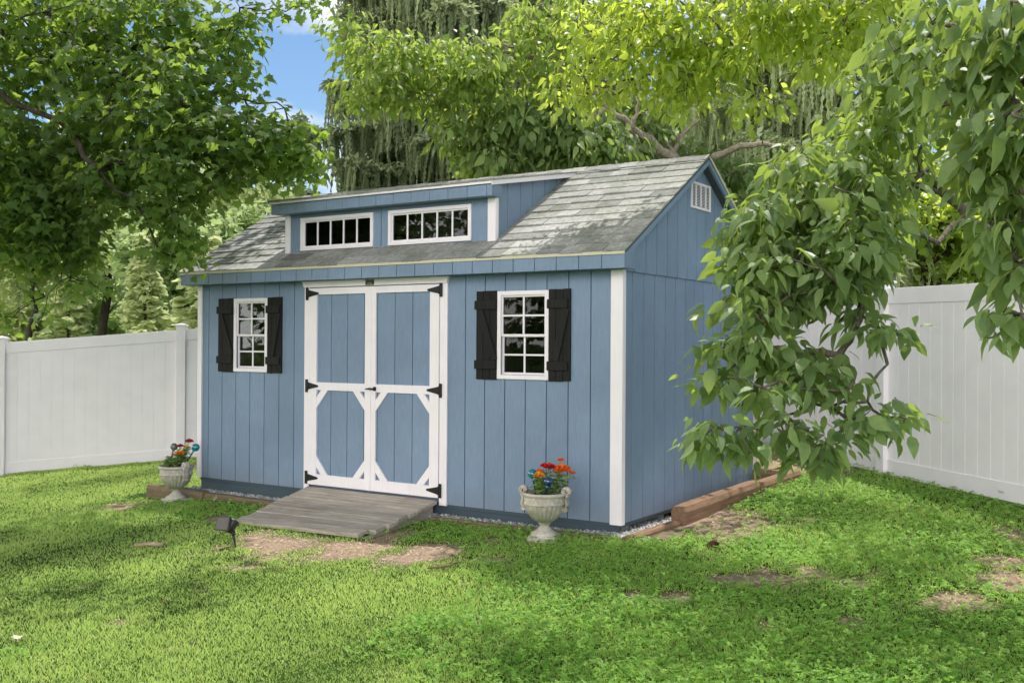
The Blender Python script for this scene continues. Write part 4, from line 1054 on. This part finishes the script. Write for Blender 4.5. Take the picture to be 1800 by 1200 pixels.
def limb_mesh(P_, par, rad, nt, parent, name, mat, sides=6, wig=.06):
    f = MB(); rr_ = random.Random(len(P_))
    for i in range(len(P_)):
        j = par[i]
        if j < 0: continue
        a, b = P_[j], P_[i]; L = np.linalg.norm(b-a)
        if L < 1e-4: continue
        k = 3 if L > .6 else 2; pts = [a]; rs = [min(rad[j], max(rad[i]*1.5, rad[i]+.004))]
        if i < nt: rs = [rad[j]]
        for m in range(1, k):
            t_ = m/k; o_ = np.array([rr_.gauss(0, 1) for _ in range(3)])*L*wig; pts.append(a+(b-a)*t_+o_+np.array([0, 0, .05*L*(1-t_)])); rs.append(rs[0]+(rad[i]-rs[0])*t_)
        pts.append(b); rs.append(rad[i]); f.tube(pts, rs, sides if rad[i] > .03 else 4, cap=False)
    return f.build(name, mat, parent)

def blob_nodes(blobs, rng=RNG):
    """blobs: (px,py,rx,ry,depth,rdepth,n[,tone]) sampled as solid ellipsoids in space"""
    out = []; tn = []
    for b in blobs:
        px, py, rx, ry, d, rd, n = b[:7]; tb = b[7] if len(b) > 7 else 0
        u = rng.normal(size=(n, 3)); u = norm(u)*rng.random((n, 1))**.38
        c = P(px, py, d)
        out.append(c+u[:, :1]*rx*d/FPX*RT+u[:, 1:2]*ry*d/FPX*UP+u[:, 2:]*rd*FW); tn.append(np.full(n, tb))
    return np.concatenate(out), np.concatenate(tn)

def leafy(nodes, tone_b, par_dir, per, spread, size, kind, mat, parent, droop=.5, up=1.0, name='foliage', outward=None):
    N = len(nodes); n = N*per
    base = np.repeat(nodes, per, 0); tb = np.repeat(tone_b, per)
    dirs = norm(RNG.normal(size=(n, 3))*np.array([1, 1, .55])); off = dirs*spread*(RNG.random((n, 1))**.6)
    pos = base+off
    ax = norm(dirs*np.array([1, 1, .5])+np.array([0, 0, -droop])+RNG.normal(0, .35, (n, 3)))
    nr = np.array([0, 0, up])+RNG.normal(0, .45, (n, 3))
    sz = size*(.45+.8*RNG.random(n))
    tone = np.clip(.5+tb+RNG.normal(0, .28, n), 0, 1)
    return make_leaves(name, pos, ax, nr, sz, kind, mat, parent, tone)

M['bark'] = m_bark('grey_bark', (.10, .085, .07), (.30, .26, .21)); M['bark_pale'] = m_bark('pale_bark', (.26, .21, .16), (.56, .49, .39)); M['bark_dark'] = m_bark('dark_bark', (.035, .03, .025), (.11, .09, .07))
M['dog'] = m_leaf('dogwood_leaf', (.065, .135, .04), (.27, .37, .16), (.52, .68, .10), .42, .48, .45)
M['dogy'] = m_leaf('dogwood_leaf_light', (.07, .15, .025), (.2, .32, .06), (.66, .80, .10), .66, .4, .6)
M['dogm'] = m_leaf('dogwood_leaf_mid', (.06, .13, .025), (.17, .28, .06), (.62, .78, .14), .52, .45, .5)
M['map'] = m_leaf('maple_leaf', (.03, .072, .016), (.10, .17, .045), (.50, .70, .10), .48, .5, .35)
M['spr'] = m_leaf('spruce_needles', (.18, .23, .12), (.66, .74, .45), (.55, .62, .3), .35, .6, .25, vein=False)
M['far_a'] = m_leaf('far_leaf', (.27, .37, .14), (.64, .73, .40), (.80, .90, .42), .48, .5, .4, vein=False)  # distance haze painted in: both far leaf colours are lightened
M['far_d'] = m_leaf('far_leaf_dark', (.18, .26, .10), (.45, .55, .27), (.6, .75, .3), .45, .5, .4, vein=False)

# --- right dogwood: trunk just beyond the right edge of the view, boughs arching left over the lawn
tr_base = P(2080, 700, 19.0); tr_base[2] = float(g(tr_base[0], tr_base[1]))-.2
rt = empty('dogwood_tree', tuple(tr_base), 'dogwood whose low leafy boughs hang before the right fence and shed side', 'tree')
def path(*q): return [P(*a) for a in q]
trunks = [dict(p=[tr_base, tr_base+[-.1, .1, 2.5], tr_base+[-.3, .2, 4.6], P(1960, 340, 19)], r=[.42, .36, .32, .28]),
          dict(**{'from': P(1960, 340, 19)}, p=path((1850, 400, 18.2), (1765, 420, 17.6), (1700, 385, 17.2), (1655, 335, 17), (1610, 325, 16.8), (1540, 322, 16.6), (1460, 350, 16.3), (1395, 420, 16)), r=[.16, .13, .10, .085, .06, .04, .03, .02]),
          dict(**{'from': P(1655, 335, 17)}, p=path((1625, 300, 16.6), (1590, 250, 16.2), (1560, 190, 16), (1500, 150, 15.8)), r=[.09, .07, .05, .035]),
          dict(**{'from': P(1700, 385, 17.2)}, p=path((1670, 400, 16.8), (1590, 430, 16), (1520, 480, 15.4), (1470, 570, 15)), r=[.05, .04, .033, .025]),
          dict(**{'from': P(1960, 340, 19)}, p=path((1900, 150, 20), (1760, -60, 22), (1600, -60, 23.5), (1500, -20, 24.5), (1450, 5, 25), (1360, 45, 25.5), (1300, 80, 26), (1240, 95, 26.4), (1190, 115, 26.8), (1120, 140, 27.2), (1060, 155, 27.5)), r=[.2, .17, .14, .12, .11, .09, .075, .06, .045, .03, .02]),
          dict(**{'from': P(1960, 340, 19)}, p=path((1930, 200, 15), (1850, 120, 12.5), (1780, 150, 11.4)), r=[.14, .09, .05]),
          dict(**{'from': P(1520, 480, 15.4)}, p=path((1560, 640, 14.9), (1525, 705, 14.7), (1460, 715, 14.5), (1380, 730, 14.3), (1300, 750, 14.1)), r=[.025, .024, .022, .018, .012])]
# near boughs, dark green
low = [(1440, 330, 110, 70, 15.5, 1.3, 66, .1), (1370, 400, 85, 65, 15.3, 1.2, 51), (1500, 400, 90, 60, 15, 1.3, 51), (1340, 470, 70, 45, 15, 1, 30), (1450, 470, 80, 55, 14.8, 1.2, 36, -.1),
       (1320, 540, 70, 45, 14.7, .9, 18), (1400, 530, 60, 35, 14.6, 1, 9, -.1), (1295, 610, 55, 38, 14.5, .8, 13), (1370, 620, 70, 40, 14.4, .9, 13, -.1), (1460, 640, 75, 38, 14.3, .9, 12),
       (1555, 585, 42, 28, 14.2, .6, 5, .05), (1500, 560, 40, 30, 14.6, .6, 3), (1270, 665, 42, 25, 14.3, .6, 5), (1345, 690, 60, 28, 14.1, .8, 8, -.05), (1440, 690, 45, 22, 14.2, .6, 4),
       (1250, 755, 48, 22, 13.9, .6, 7, .2), (1305, 785, 38, 22, 13.9, .5, 5), (1370, 745, 50, 28, 13.9, .6, 6), (1430, 785, 38, 26, 13.8, .5, 6), (1520, 735, 45, 22, 14, .5, 5), (1585, 745, 30, 24, 14, .4, 3), (1470, 770, 30, 20, 13.9, .4, 3),
       (1560, 300, 100, 60, 15.8, 1.4, 23, .15), (1600, 200, 100, 60, 15, 1.6, 27, .15), (1520, 240, 80, 45, 16, 1.2, 18, .2), (1480, 500, 60, 40, 15, .8, 10)]
nr_ = [(1700, 130, 90, 60, 11.5, 1.2, 34, -.05), (1760, 230, 55, 60, 10.6, .9, 24, -.1), (1770, 60, 70, 60, 10.5, 1, 28, -.1), (1640, 60, 90, 50, 12.5, 1.2, 34, .05), (1790, 380, 45, 55, 10.8, .7, 18), (1730, 420, 25, 25, 11, .4, 4),
       (1785, 480, 40, 35, 10.8, .6, 12), (1790, 555, 32, 30, 10.8, .4, 9), (1750, 300, 50, 40, 11, .6, 14), (1850, 250, 60, 200, 10.8, 1, 50), (1560, 130, 80, 50, 14, 1.2, 30, .1)]
hi = [(1440, 90, 70, 50, 24.5, 1.5, 24, .2), (1510, 40, 60, 40, 24, 1.5, 20, .2), (1560, 230, 50, 35, 22, 1.5, 10, .2), (1170, 90, 130, 75, 26.5, 1.8, 78, .2), (1060, 110, 90, 55, 27.5, 1.4, 42, .2), (1300, 60, 110, 60, 25.5, 1.6, 54, .2), (1400, 30, 90, 45, 24.5, 1.6, 36, .15), (1100, 30, 110, 40, 27, 1.6, 36, .15), (1230, 160, 110, 40, 26.5, 1.3, 30, .2), (1010, 170, 50, 25, 28, 0.8, 12, .2),
       (1330, 190, 50, 25, 26, 0.8, 8, .2)]
def shade_canopy(patches, h, hj):  # unseen leaf clusters added up the sun ray from each wanted ground shade
    out = []
    for (px, py, r, n) in patches:
        q, _ = onG(px, py); k = sd/sd.z
        for _i in range(n):
            hh = h+RNG.uniform(-hj, hj); a = RNG.random()*6.28; rr_ = r*math.sqrt(RNG.random())
            out.append([q[0]+k[0]*hh+rr_*math.cos(a), q[1]+k[1]*hh+rr_*math.sin(a), q[2]+hh])
    return np.array(out)
n4 = shade_canopy([(1000, 980, 1.42, 20), (1130, 1010, 1.90, 32), (1250, 1070, 1.90, 36), (1400, 1090, 1.90, 36), (1390, 900, 1.90, 32), (1550, 920, 2.09, 36), (1680, 900, 1.90, 28), (1620, 1000, 1.71, 28), (1700, 1100, 1.71, 32), (1530, 1150, 1.52, 28),
             (1330, 1160, 1.52, 28), (1130, 1140, 1.52, 20), (880, 1150, 1.14, 20), (950, 1190, 1.14, 15), (1780, 950, 1.71, 20), (1480, 1010, 1.52, 22), (1230, 930, 1.14, 11), (1760, 1180, 1.42, 24)], 15.5, 1.6)
n1, t1 = blob_nodes(low); n2, t2 = blob_nodes(nr_); n3, t3 = blob_nodes(hi)
sk = skeleton(trunks, np.concatenate([n1, n2, n3, n4]), .12, .0085, .25); limb_mesh(*sk, rt, 'branches', M['bark'])
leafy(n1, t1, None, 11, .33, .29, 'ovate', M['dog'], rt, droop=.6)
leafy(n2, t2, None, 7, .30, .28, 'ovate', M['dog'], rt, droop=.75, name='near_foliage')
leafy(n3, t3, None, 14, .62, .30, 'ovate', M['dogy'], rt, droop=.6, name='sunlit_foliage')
leafy(n4, np.zeros(len(n4)), None, 10, .7, .42, 'ovate_lo', M['dogm'], rt, droop=.5, name='shade_foliage')  # leaves added above the view to dapple the right lawn
f = MB(); f.tube([tr_base-[0, 0, .3], tr_base+[0, 0, .3], tr_base+[-.1, .1, 2.5], tr_base+[-.3, .2, 4.6]], [.6, .46, .38, .33], 12); f.build('trunk', M['bark'], rt)

# --- dogwood behind the shed, boughs over the roof
b0 = P(1150, 500, 44); b0[2] = float(g(b0[0], b0[1]))
rt = empty('dogwood_tree', tuple(b0), 'spreading dogwood behind the shed with bare pale limbs rising over its roof ridge', 'tree')
trunks = [dict(p=[b0-[0, 0, .3], b0+[0, 0, 3], P(1200, 330, 43), P(1160, 265, 42), P(1110, 225, 41), P(1066, 188, 40), P(1030, 140, 39.5)], r=[0.372, 0.310, 0.248, 0.186, 0.155, 0.124, 0.062]),
          dict(**{'from': P(1200, 330, 43)}, p=path((1240, 290, 42), (1290, 262, 41), (1340, 252, 40.5), (1400, 262, 40)), r=[0.174, 0.124, 0.099, 0.050]),
          dict(**{'from': P(1200, 330, 43)}, p=path((1185, 270, 43), (1205, 230, 43), (1228, 210, 43)), r=[0.136, 0.099, 0.062]),
          dict(**{'from': P(1110, 225, 41)}, p=path((1120, 200, 41), (1118, 170, 41)), r=[0.074, 0.037]),
          dict(**{'from': P(1160, 265, 42)}, p=path((1020, 290, 42), (930, 260, 41), (850, 225, 40), (790, 190, 39.5), (740, 165, 39), (700, 160, 39)), r=[0.186, 0.167, 0.143, 0.112, 0.062, 0.037]),
          dict(**{'from': P(1030, 140, 39.5)}, p=path((990, 105, 39.5), (955, 85, 39.5), (930, 60, 39)), r=[0.074, 0.056, 0.031])]
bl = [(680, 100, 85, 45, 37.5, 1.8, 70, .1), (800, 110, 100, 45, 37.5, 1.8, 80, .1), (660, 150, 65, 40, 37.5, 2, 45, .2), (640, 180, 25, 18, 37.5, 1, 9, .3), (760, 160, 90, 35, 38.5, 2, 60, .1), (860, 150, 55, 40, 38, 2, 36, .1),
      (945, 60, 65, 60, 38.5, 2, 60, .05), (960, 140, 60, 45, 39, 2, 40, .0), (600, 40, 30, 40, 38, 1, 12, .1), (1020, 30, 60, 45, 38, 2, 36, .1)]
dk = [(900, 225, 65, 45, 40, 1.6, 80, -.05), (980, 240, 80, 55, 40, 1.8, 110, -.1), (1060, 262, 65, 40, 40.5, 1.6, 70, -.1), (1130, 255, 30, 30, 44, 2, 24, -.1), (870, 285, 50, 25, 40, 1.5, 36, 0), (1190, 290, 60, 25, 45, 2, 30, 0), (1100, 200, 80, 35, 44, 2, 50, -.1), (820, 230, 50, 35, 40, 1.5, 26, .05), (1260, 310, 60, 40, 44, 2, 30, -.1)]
n1, t1 = blob_nodes(bl); n2, t2 = blob_nodes(dk)
sk = skeleton(trunks, np.concatenate([n1, n2]), .14, .012, .25); limb_mesh(*sk, rt, 'branches', M['bark_pale'])
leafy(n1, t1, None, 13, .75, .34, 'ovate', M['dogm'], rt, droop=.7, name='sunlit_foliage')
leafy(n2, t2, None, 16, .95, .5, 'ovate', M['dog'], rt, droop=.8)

# --- maple whose boughs fill the upper left
b0 = P(-420, 790, 34); b0[2] = float(g(b0[0], b0[1]))
rt = empty('maple_tree', tuple(b0), 'broad maple whose leafy boughs fill the upper left and hang over the left lawn', 'tree')
trunks = [dict(p=[b0-[0, 0, .3], b0+[0, 0, 5], b0+[.2, .2, 9], P(-380, 60, 34)], r=[.9, .7, .6, .55]),
          dict(**{'from': P(-380, 60, 43.5)}, p=path((-200, 90, 33.9), (-60, 88, 33.3), (20, 95, 32.6), (90, 105, 32.0), (150, 125, 31.7), (260, 150, 31.4), (360, 170, 31.4), (430, 175, 31.4), (500, 190, 31.4)), r=[.3, .22, .17, .13, .09, .06, .045, .03, .02]),
          dict(**{'from': P(-380, 60, 43.5)}, p=path((-200, -60, 34.6), (0, -10, 33.3), (80, 20, 32.6), (140, 60, 32.0), (240, 90, 32.0)), r=[.3, .2, .12, .08, .05]),
          dict(**{'from': P(-200, 90, 33.9)}, p=path((-100, 220, 32.0), (-20, 300, 31.4), (60, 360, 30.7), (120, 420, 30.7)), r=[.14, .1, .07, .04])]
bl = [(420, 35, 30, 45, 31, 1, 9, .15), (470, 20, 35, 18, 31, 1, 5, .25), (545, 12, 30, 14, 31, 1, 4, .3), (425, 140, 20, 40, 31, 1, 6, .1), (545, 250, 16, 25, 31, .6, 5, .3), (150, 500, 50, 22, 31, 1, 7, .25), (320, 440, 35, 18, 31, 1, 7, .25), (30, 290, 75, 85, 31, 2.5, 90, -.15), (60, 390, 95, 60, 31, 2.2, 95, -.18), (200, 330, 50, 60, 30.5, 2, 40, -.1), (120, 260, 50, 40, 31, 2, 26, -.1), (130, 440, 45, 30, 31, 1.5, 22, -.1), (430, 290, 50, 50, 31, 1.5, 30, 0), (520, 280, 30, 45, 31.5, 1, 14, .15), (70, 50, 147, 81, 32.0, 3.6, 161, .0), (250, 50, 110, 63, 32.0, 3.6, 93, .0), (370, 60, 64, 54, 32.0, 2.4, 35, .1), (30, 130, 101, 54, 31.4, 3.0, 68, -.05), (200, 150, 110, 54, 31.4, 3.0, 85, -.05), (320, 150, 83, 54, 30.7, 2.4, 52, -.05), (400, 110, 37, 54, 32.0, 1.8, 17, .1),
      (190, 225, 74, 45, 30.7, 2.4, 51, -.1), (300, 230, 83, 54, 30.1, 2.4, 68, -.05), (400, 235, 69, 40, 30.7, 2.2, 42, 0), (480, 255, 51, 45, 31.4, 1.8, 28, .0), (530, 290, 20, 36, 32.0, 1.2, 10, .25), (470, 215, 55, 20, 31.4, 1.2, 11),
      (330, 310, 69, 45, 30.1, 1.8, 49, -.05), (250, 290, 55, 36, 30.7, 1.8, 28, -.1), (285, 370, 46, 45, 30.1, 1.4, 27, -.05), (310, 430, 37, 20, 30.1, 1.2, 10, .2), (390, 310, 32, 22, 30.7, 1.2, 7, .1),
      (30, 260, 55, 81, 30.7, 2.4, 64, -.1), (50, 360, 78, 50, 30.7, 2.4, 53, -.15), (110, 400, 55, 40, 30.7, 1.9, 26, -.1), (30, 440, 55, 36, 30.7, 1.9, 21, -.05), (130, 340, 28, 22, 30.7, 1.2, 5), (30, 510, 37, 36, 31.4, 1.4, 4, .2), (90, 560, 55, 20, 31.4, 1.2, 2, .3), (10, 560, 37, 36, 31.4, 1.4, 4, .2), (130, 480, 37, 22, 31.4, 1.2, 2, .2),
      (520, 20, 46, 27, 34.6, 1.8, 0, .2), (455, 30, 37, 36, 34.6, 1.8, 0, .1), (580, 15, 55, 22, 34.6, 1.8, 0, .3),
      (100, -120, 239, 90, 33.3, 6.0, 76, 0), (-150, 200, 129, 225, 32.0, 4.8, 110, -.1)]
n1, t1 = blob_nodes([b for b in bl if b[6] > 0])
n4 = shade_canopy([(140, 905, 2.47, 21), (40, 960, 2.47, 17), (240, 955, 2.09, 17), (370, 940, 1.52, 8), (380, 1010, 1.33, 7), (330, 885, 1.52, 8), (90, 1060, 1.71, 7), (250, 1060, 1.23, 4), (60, 860, 2.38, 5)], 21, 1.5)
sk = skeleton(trunks, np.concatenate([n1, n4]), .14, .0085, .3); limb_mesh(*sk, rt, 'branches', M['bark_dark'])
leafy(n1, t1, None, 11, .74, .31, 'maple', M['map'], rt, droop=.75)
leafy(n4, np.zeros(len(n4)), None, 9, .8, .45, 'maple', M['map'], rt, droop=.6, name='shade_foliage')  # unseen overhead leaves, added to shade the left lawn
f = MB(); f.tube([b0-[0, 0, .3], b0+[0, 0, .4], b0+[0, 0, 5], b0+[.2, .2, 9]], [1.3, .95, .74, .62], 14); f.build('trunk', M['bark_dark'], rt)

# --- weeping spruces
def spruce(px, pyb, d, H, R, n_br, strands, label, tone=0, seed=1, taper=.75, z0=3):
    b = P(px, pyb, d); b[2] = float(g(b[0], b[1]))
    root = empty('weeping_spruce', tuple(b), label, 'tree', 'weeping spruces beyond the shed')
    r_ = np.random.default_rng(seed); f = MB()
    f.tube([b-[0, 0, .3], b+[0, 0, H*.5], b+[0, 0, H]], [.55, .35, .06], 10); f.build('trunk', M['bark_dark'], root)
    f = MB(); starts = []; tufts = []
    for i in range(n_br):
        z = z0+(H-z0)*(i+.5)/n_br; L = R*(1-taper*z/H)*r_.uniform(.65, 1.1); a = i*2.399+r_.uniform(-.3, .3)
        e = np.array([math.cos(a), math.sin(a), 0]); sd_ = np.array([-e[1], e[0], 0]); pts = []
        for k in range(8):
            s_ = k/7; pts.append(b+np.array([0, 0, z])+e*L*s_+np.array([0, 0, L*(.12*s_-.55*s_**2+.38*s_**4)])+sd_*r_.normal(0, .04)*L*s_)
        f.tube(pts, [.11*(1-k/7.5)*L/8+.012 for k in range(8)], 5, cap=False)
        for k in range(1, 8):                        # side twigs carrying the curtains
            for sg in (-1, 1):
                l2 = L*.32*(1.15-k/8)*r_.uniform(.6, 1.2)+.4; q = pts[k]+e*l2*.5+sd_*sg*l2+np.array([0, 0, -.18*l2]); f.tube([pts[k], (pts[k]+q)/2+[0, 0, .06*l2], q], [.03, .02, .008], 4, cap=False)
                for m in range(7): starts.append(pts[k]+(q-pts[k])*(m+r_.random())/7); tufts.append((pts[k]+(q-pts[k])*(m+.5)/7, norm(q-pts[k])))
            for m in range(3): starts.append(pts[k-1]+(pts[k]-pts[k-1])*(m+r_.random())/3); tufts.append((starts[-1], norm(pts[k]-pts[k-1])))
    f.build('branches', M['bark_dark'], root)
    starts = np.array(starts); starts = starts[starts[:, 2] < b[2]+30]; tufts = [q for q in tufts if q[0][2] < b[2]+30]; S = starts[r_.integers(0, len(starts), strands)]+r_.normal(0, .07, (strands, 3)); n = strands; m = 15
    L = r_.uniform(.7, 3.0, n)*(.5+.7*r_.random(n)); W_ = r_.uniform(.055, .10, n); a = r_.random(n)*3.14
    sway = r_.normal(0, .09, (n, 2)); Vs = []; Fs = []; base = 0; T_ = []
    tone_ = np.clip(.45+tone+r_.normal(0, .22, n), 0, 1)
    for cr in range(2):
        aa = a+cr*1.57; c_, s_ = np.cos(aa), np.sin(aa); V = np.empty((n, m+1, 2, 3))
        for k in range(m+1):
            t_ = k/m; w_ = W_*(.35+.65*math.sin(min(1, t_*3+.25)*1.57))*(1-.6*t_**3)*(1.5 if k % 2 else .3)
            x = S[:, 0]+sway[:, 0]*L*t_; y = S[:, 1]+sway[:, 1]*L*t_; z = S[:, 2]-L*t_
            for j, sg in enumerate((-1, 1)):
                V[:, k, j] = np.stack([x+sg*w_*c_, y+sg*w_*s_, z-(.05 if j else 0)], 1)
        i0 = np.arange(n)[:, None]*(2*(m+1))+base
        for k in range(m): Fs.append(i0+np.array([[2*k, 2*k+1, 2*k+3, 2*k+2]]))
        Vs.append(V.reshape(-1, 3)); base += n*2*(m+1); T_.append(np.repeat(tone_, 2*(m+1)))
    fastmesh('needle_curtains', np.concatenate(Vs), np.concatenate(Fs), M['spr'], root, {'tone': np.concatenate(T_)}, smooth=False)
    tp = np.array([q[0] for q in tufts]); ta = np.array([q[1] for q in tufts]); kk = 8
    tp = np.repeat(tp, kk, 0)+r_.normal(0, .12, (len(tp)*kk, 3)); ta = np.repeat(ta, kk, 0)+r_.normal(0, .5, (len(tp), 3))
    make_leaves('needle_tufts', tp, ta, np.array([0, 0, 1.])+r_.normal(0, .5, (len(tp), 3)), r_.uniform(.25, .5, len(tp)), 'ovate_lo', M['spr'], root, np.clip(.65+tone+r_.normal(0, .2, len(tp)), 0, 1))
    return root
spruce(735, 600, 54, 52, 7.6, 110, 11000, 'dark weeping spruce with long hanging needle curtains left behind the dormer', -.34, 3)
spruce(990, 600, 66, 58, 8.5, 90, 7500, 'tall weeping spruce standing darkest and central behind the dogwood', -.38, 4)
spruce(1395, 600, 50, 50, 8.5, 110, 11000, 'sunlit pale green weeping spruce behind the shed gable', .22, 5)

# --- distant trees
def fartree(px, d, H, R, n, label, mat, tone=0, seed=1, size=.8, per=26, z0=.25, cat='tree', group='trees beyond the fence', name='leafy_tree', lump=9):
    b = P(px, 600, d); b[2] = float(g(b[0], b[1])); r_ = np.random.default_rng(seed)
    root = empty(name, tuple(b), label, cat, group)
    cz = H*(1+z0)/2; hz = H*(1-z0)/2
    lc = norm(r_.normal(size=(lump, 3)))*r_.uniform(.35, .75, (lump, 1)); lr = r_.uniform(.3, .5, lump)
    k = r_.integers(0, lump, n); u = lc[k]+norm(r_.normal(size=(n, 3)))*r_.random((n, 1))**.35*lr[k][:, None]
    nodes = b+np.array([0, 0, cz])+u*np.array([R, R, hz]); tb = tone+.12*u[:, 2]+(r_.random(lump)*.25-.12)[k]
    tr = [dict(p=[b-[0, 0, .5], b+[0, 0, H*.22], b+[.02*H, 0, H*.45], b+[0, .02*H, H*.7]], r=[H*.022, H*.017, H*.012, H*.005])]
    sub = nodes[::3]; sk = skeleton(tr, sub, H*.012, .03, .2); limb_mesh(*sk, root, 'branches', M['bark_dark'], 5, .05)
    leafy(nodes, tb, None, per, R*.11+.3, size, 'card', mat, root, droop=.3, name='crown')
    return root
def conifer(px, d, H, R, label, mat, tone=0, seed=1):
    b = P(px, 600, d); b[2] = float(g(b[0], b[1])); r_ = np.random.default_rng(seed)
    root = empty('conifer_tree', tuple(b), label, 'tree', 'trees beyond the fence')
    f = MB(); f.tube([b-[0, 0, .3], b+[0, 0, H*.95]], [H*.018, .03], 8)
    pos = []; ax = []
    nb = int(H*7)
    for i in range(nb):
        z = H*(.04+.96*i/nb); L = R*(1-.93*i/nb)*r_.uniform(.7, 1.1); a = i*2.4+r_.uniform(-.4, .4); e = np.array([math.cos(a), math.sin(a), 0])
        tip = b+np.array([0, 0, z-.10*L])+e*L; f.tube([b+np.array([0, 0, z]), tip], [.04, .01], 4, cap=False)
        for k in range(int(5+L*3.2)):
            s_ = (r_.random()**.6); q = b+np.array([0, 0, z-.10*L*s_])+e*L*s_
            for m in range(5): sd_ = np.array([-e[1], e[0], 0])*r_.choice([-1, 1]); pos.append(q+r_.normal(0, .12, 3)); ax.append(e*.8+sd_*.8+np.array([0, 0, r_.uniform(-.4, .2)]))
    f.build('trunk', M['bark_dark'], root); pos = np.array(pos); ax = np.array(ax)
    make_leaves('needles', pos, ax, np.array([0, 0, 1.])+r_.normal(0, .4, pos.shape), r_.uniform(.5, .95, len(pos))*.8, 'card', mat, root, np.clip(.5+tone+r_.normal(0, .2, len(pos)), 0, 1))
conifer(255, 75, 13.5, 3.2, 'small pale green conifer just above the left fence', M['far_a'], .2, 31)
conifer(360, 60, 11.5, 4.2, 'light spruce peeking out beside the left shed corner', M['far_a'], .25, 32)
conifer(120, 90, 13, 4.5, 'short bushy conifer at the far left above the fence', M['far_a'], .15, 33)
fartree(440, 110, 30, 11, 330, 'pale green leafy tree above the left roof slope', M['far_a'], .15, 41)
fartree(320, 95, 22, 9, 330, 'dark leafy tree with visible forked trunk left of the shed', M['far_d'], .0, 42)
fartree(180, 125, 34, 12, 330, 'tall pale tree seen through the gap in the maple', M['far_a'], .25, 43)
fartree(50, 110, 23, 10, 300, 'yellowish green tree at the far left beyond the fence', M['far_a'], .2, 44)
fartree(520, 120, 26, 10, 260, 'mid green tree beside the spruce and left of the dormer', M['far_d'], .1, 45)
fartree(-60, 120, 30, 13, 260, 'leafy tree at the far left margin beyond the fence', M['far_a'], .1, 46)
fartree(250, 160, 26, 16, 300, 'distant dark green tree behind the other trees', M['far_d'], .05, 47, size=1.1)
fartree(1620, 46, 13.5, 6, 330, 'sunlit yellow-green tree right behind the right fence', M['dogy'], .1, 48, size=.42, per=14, z0=.25)
fartree(1790, 44, 13.5, 5.0, 260, 'yellow-green tree behind the right end of the right fence', M['dogy'], .05, 49, size=.42, per=14, z0=.3)
fartree(1490, 58, 16, 6.5, 300, 'light green tree behind the shed gable and fence corner', M['far_a'], .15, 50, size=.5, per=18)
fartree(1700, 75, 20, 9, 300, 'pale tree far behind the right fence', M['far_a'], .15, 51, size=.7)
fartree(1900, 60, 22, 9, 260, 'leafy tree beyond the right edge of the view', M['far_a'], .1, 52, size=.6)
fartree(1150, 85, 24, 12, 330, 'dense dark tree low behind the shed ridge', M['far_d'], -.05, 53, size=.8)
fartree(850, 95, 26, 12, 330, 'dense dark tree behind the weeping spruces', M['far_d'], -.05, 54, size=.8)
for q_ in ((-20, 140, 17, 13, 71), (90, 150, 18, 13, 72), (200, 135, 15, 11, 73), (330, 150, 19, 13, 74), (470, 140, 22, 12, 75), (1650, 110, 17, 12, 76), (1480, 120, 20, 12, 77)):
    fartree(q_[0], q_[1], q_[2], q_[3], 260, {71: 'low pale tree in the far row at the left picture edge', 72: 'low pale tree in the far row above the left fence', 73: 'low dark tree in the far row mid left', 74: 'low pale tree in the far row beside the left shed corner', 75: 'pale tree in the far row left of the dormer', 76: 'pale tree in the far row behind the right fence', 77: 'pale tree in the far row behind the fence corner'}[q_[4]], M['far_a'] if q_[4] != 73 else M['far_d'], .1, q_[4], size=1.0, per=24, z0=.02)
# trees across the yard behind the viewer: they show in the window panes
for i, (x, y, H, R) in enumerate([(-52, -50, 30, 13), (-30, -62, 34, 14), (-8, -66, 30, 13), (-68, -28, 28, 12)]):
    b = np.array([x, y, float(g(x, y))]); d_ = (b-CAM)
    root_px = None
    r_ = np.random.default_rng(60+i); root = empty('leafy_tree', tuple(b), ['tree mirrored in the left window panes', 'tall tree mirrored in the right hand dormer panes', 'tree mirrored in the right window panes', 'tree mirrored at the side of the left panes'][i], 'tree', 'trees across the yard')
    n = 200; u = norm(r_.normal(size=(n, 3)))*r_.random((n, 1))**.4; nodes = b+np.array([0, 0, H*.55])+u*np.array([R, R, H*.45])
    tr = [dict(p=[b-[0, 0, .5], b+[0, 0, H*.3], b+[0, 0, H*.6]], r=[.8, .6, .3])]; sk = skeleton(tr, nodes[::3], .3, .03, .2); limb_mesh(*sk, root, 'branches', M['bark_dark'], 5, .05)
    leafy(nodes, np.zeros(n), None, 46, 2.2, .85, 'card', M['far_d'], root, droop=.3, name='crown')
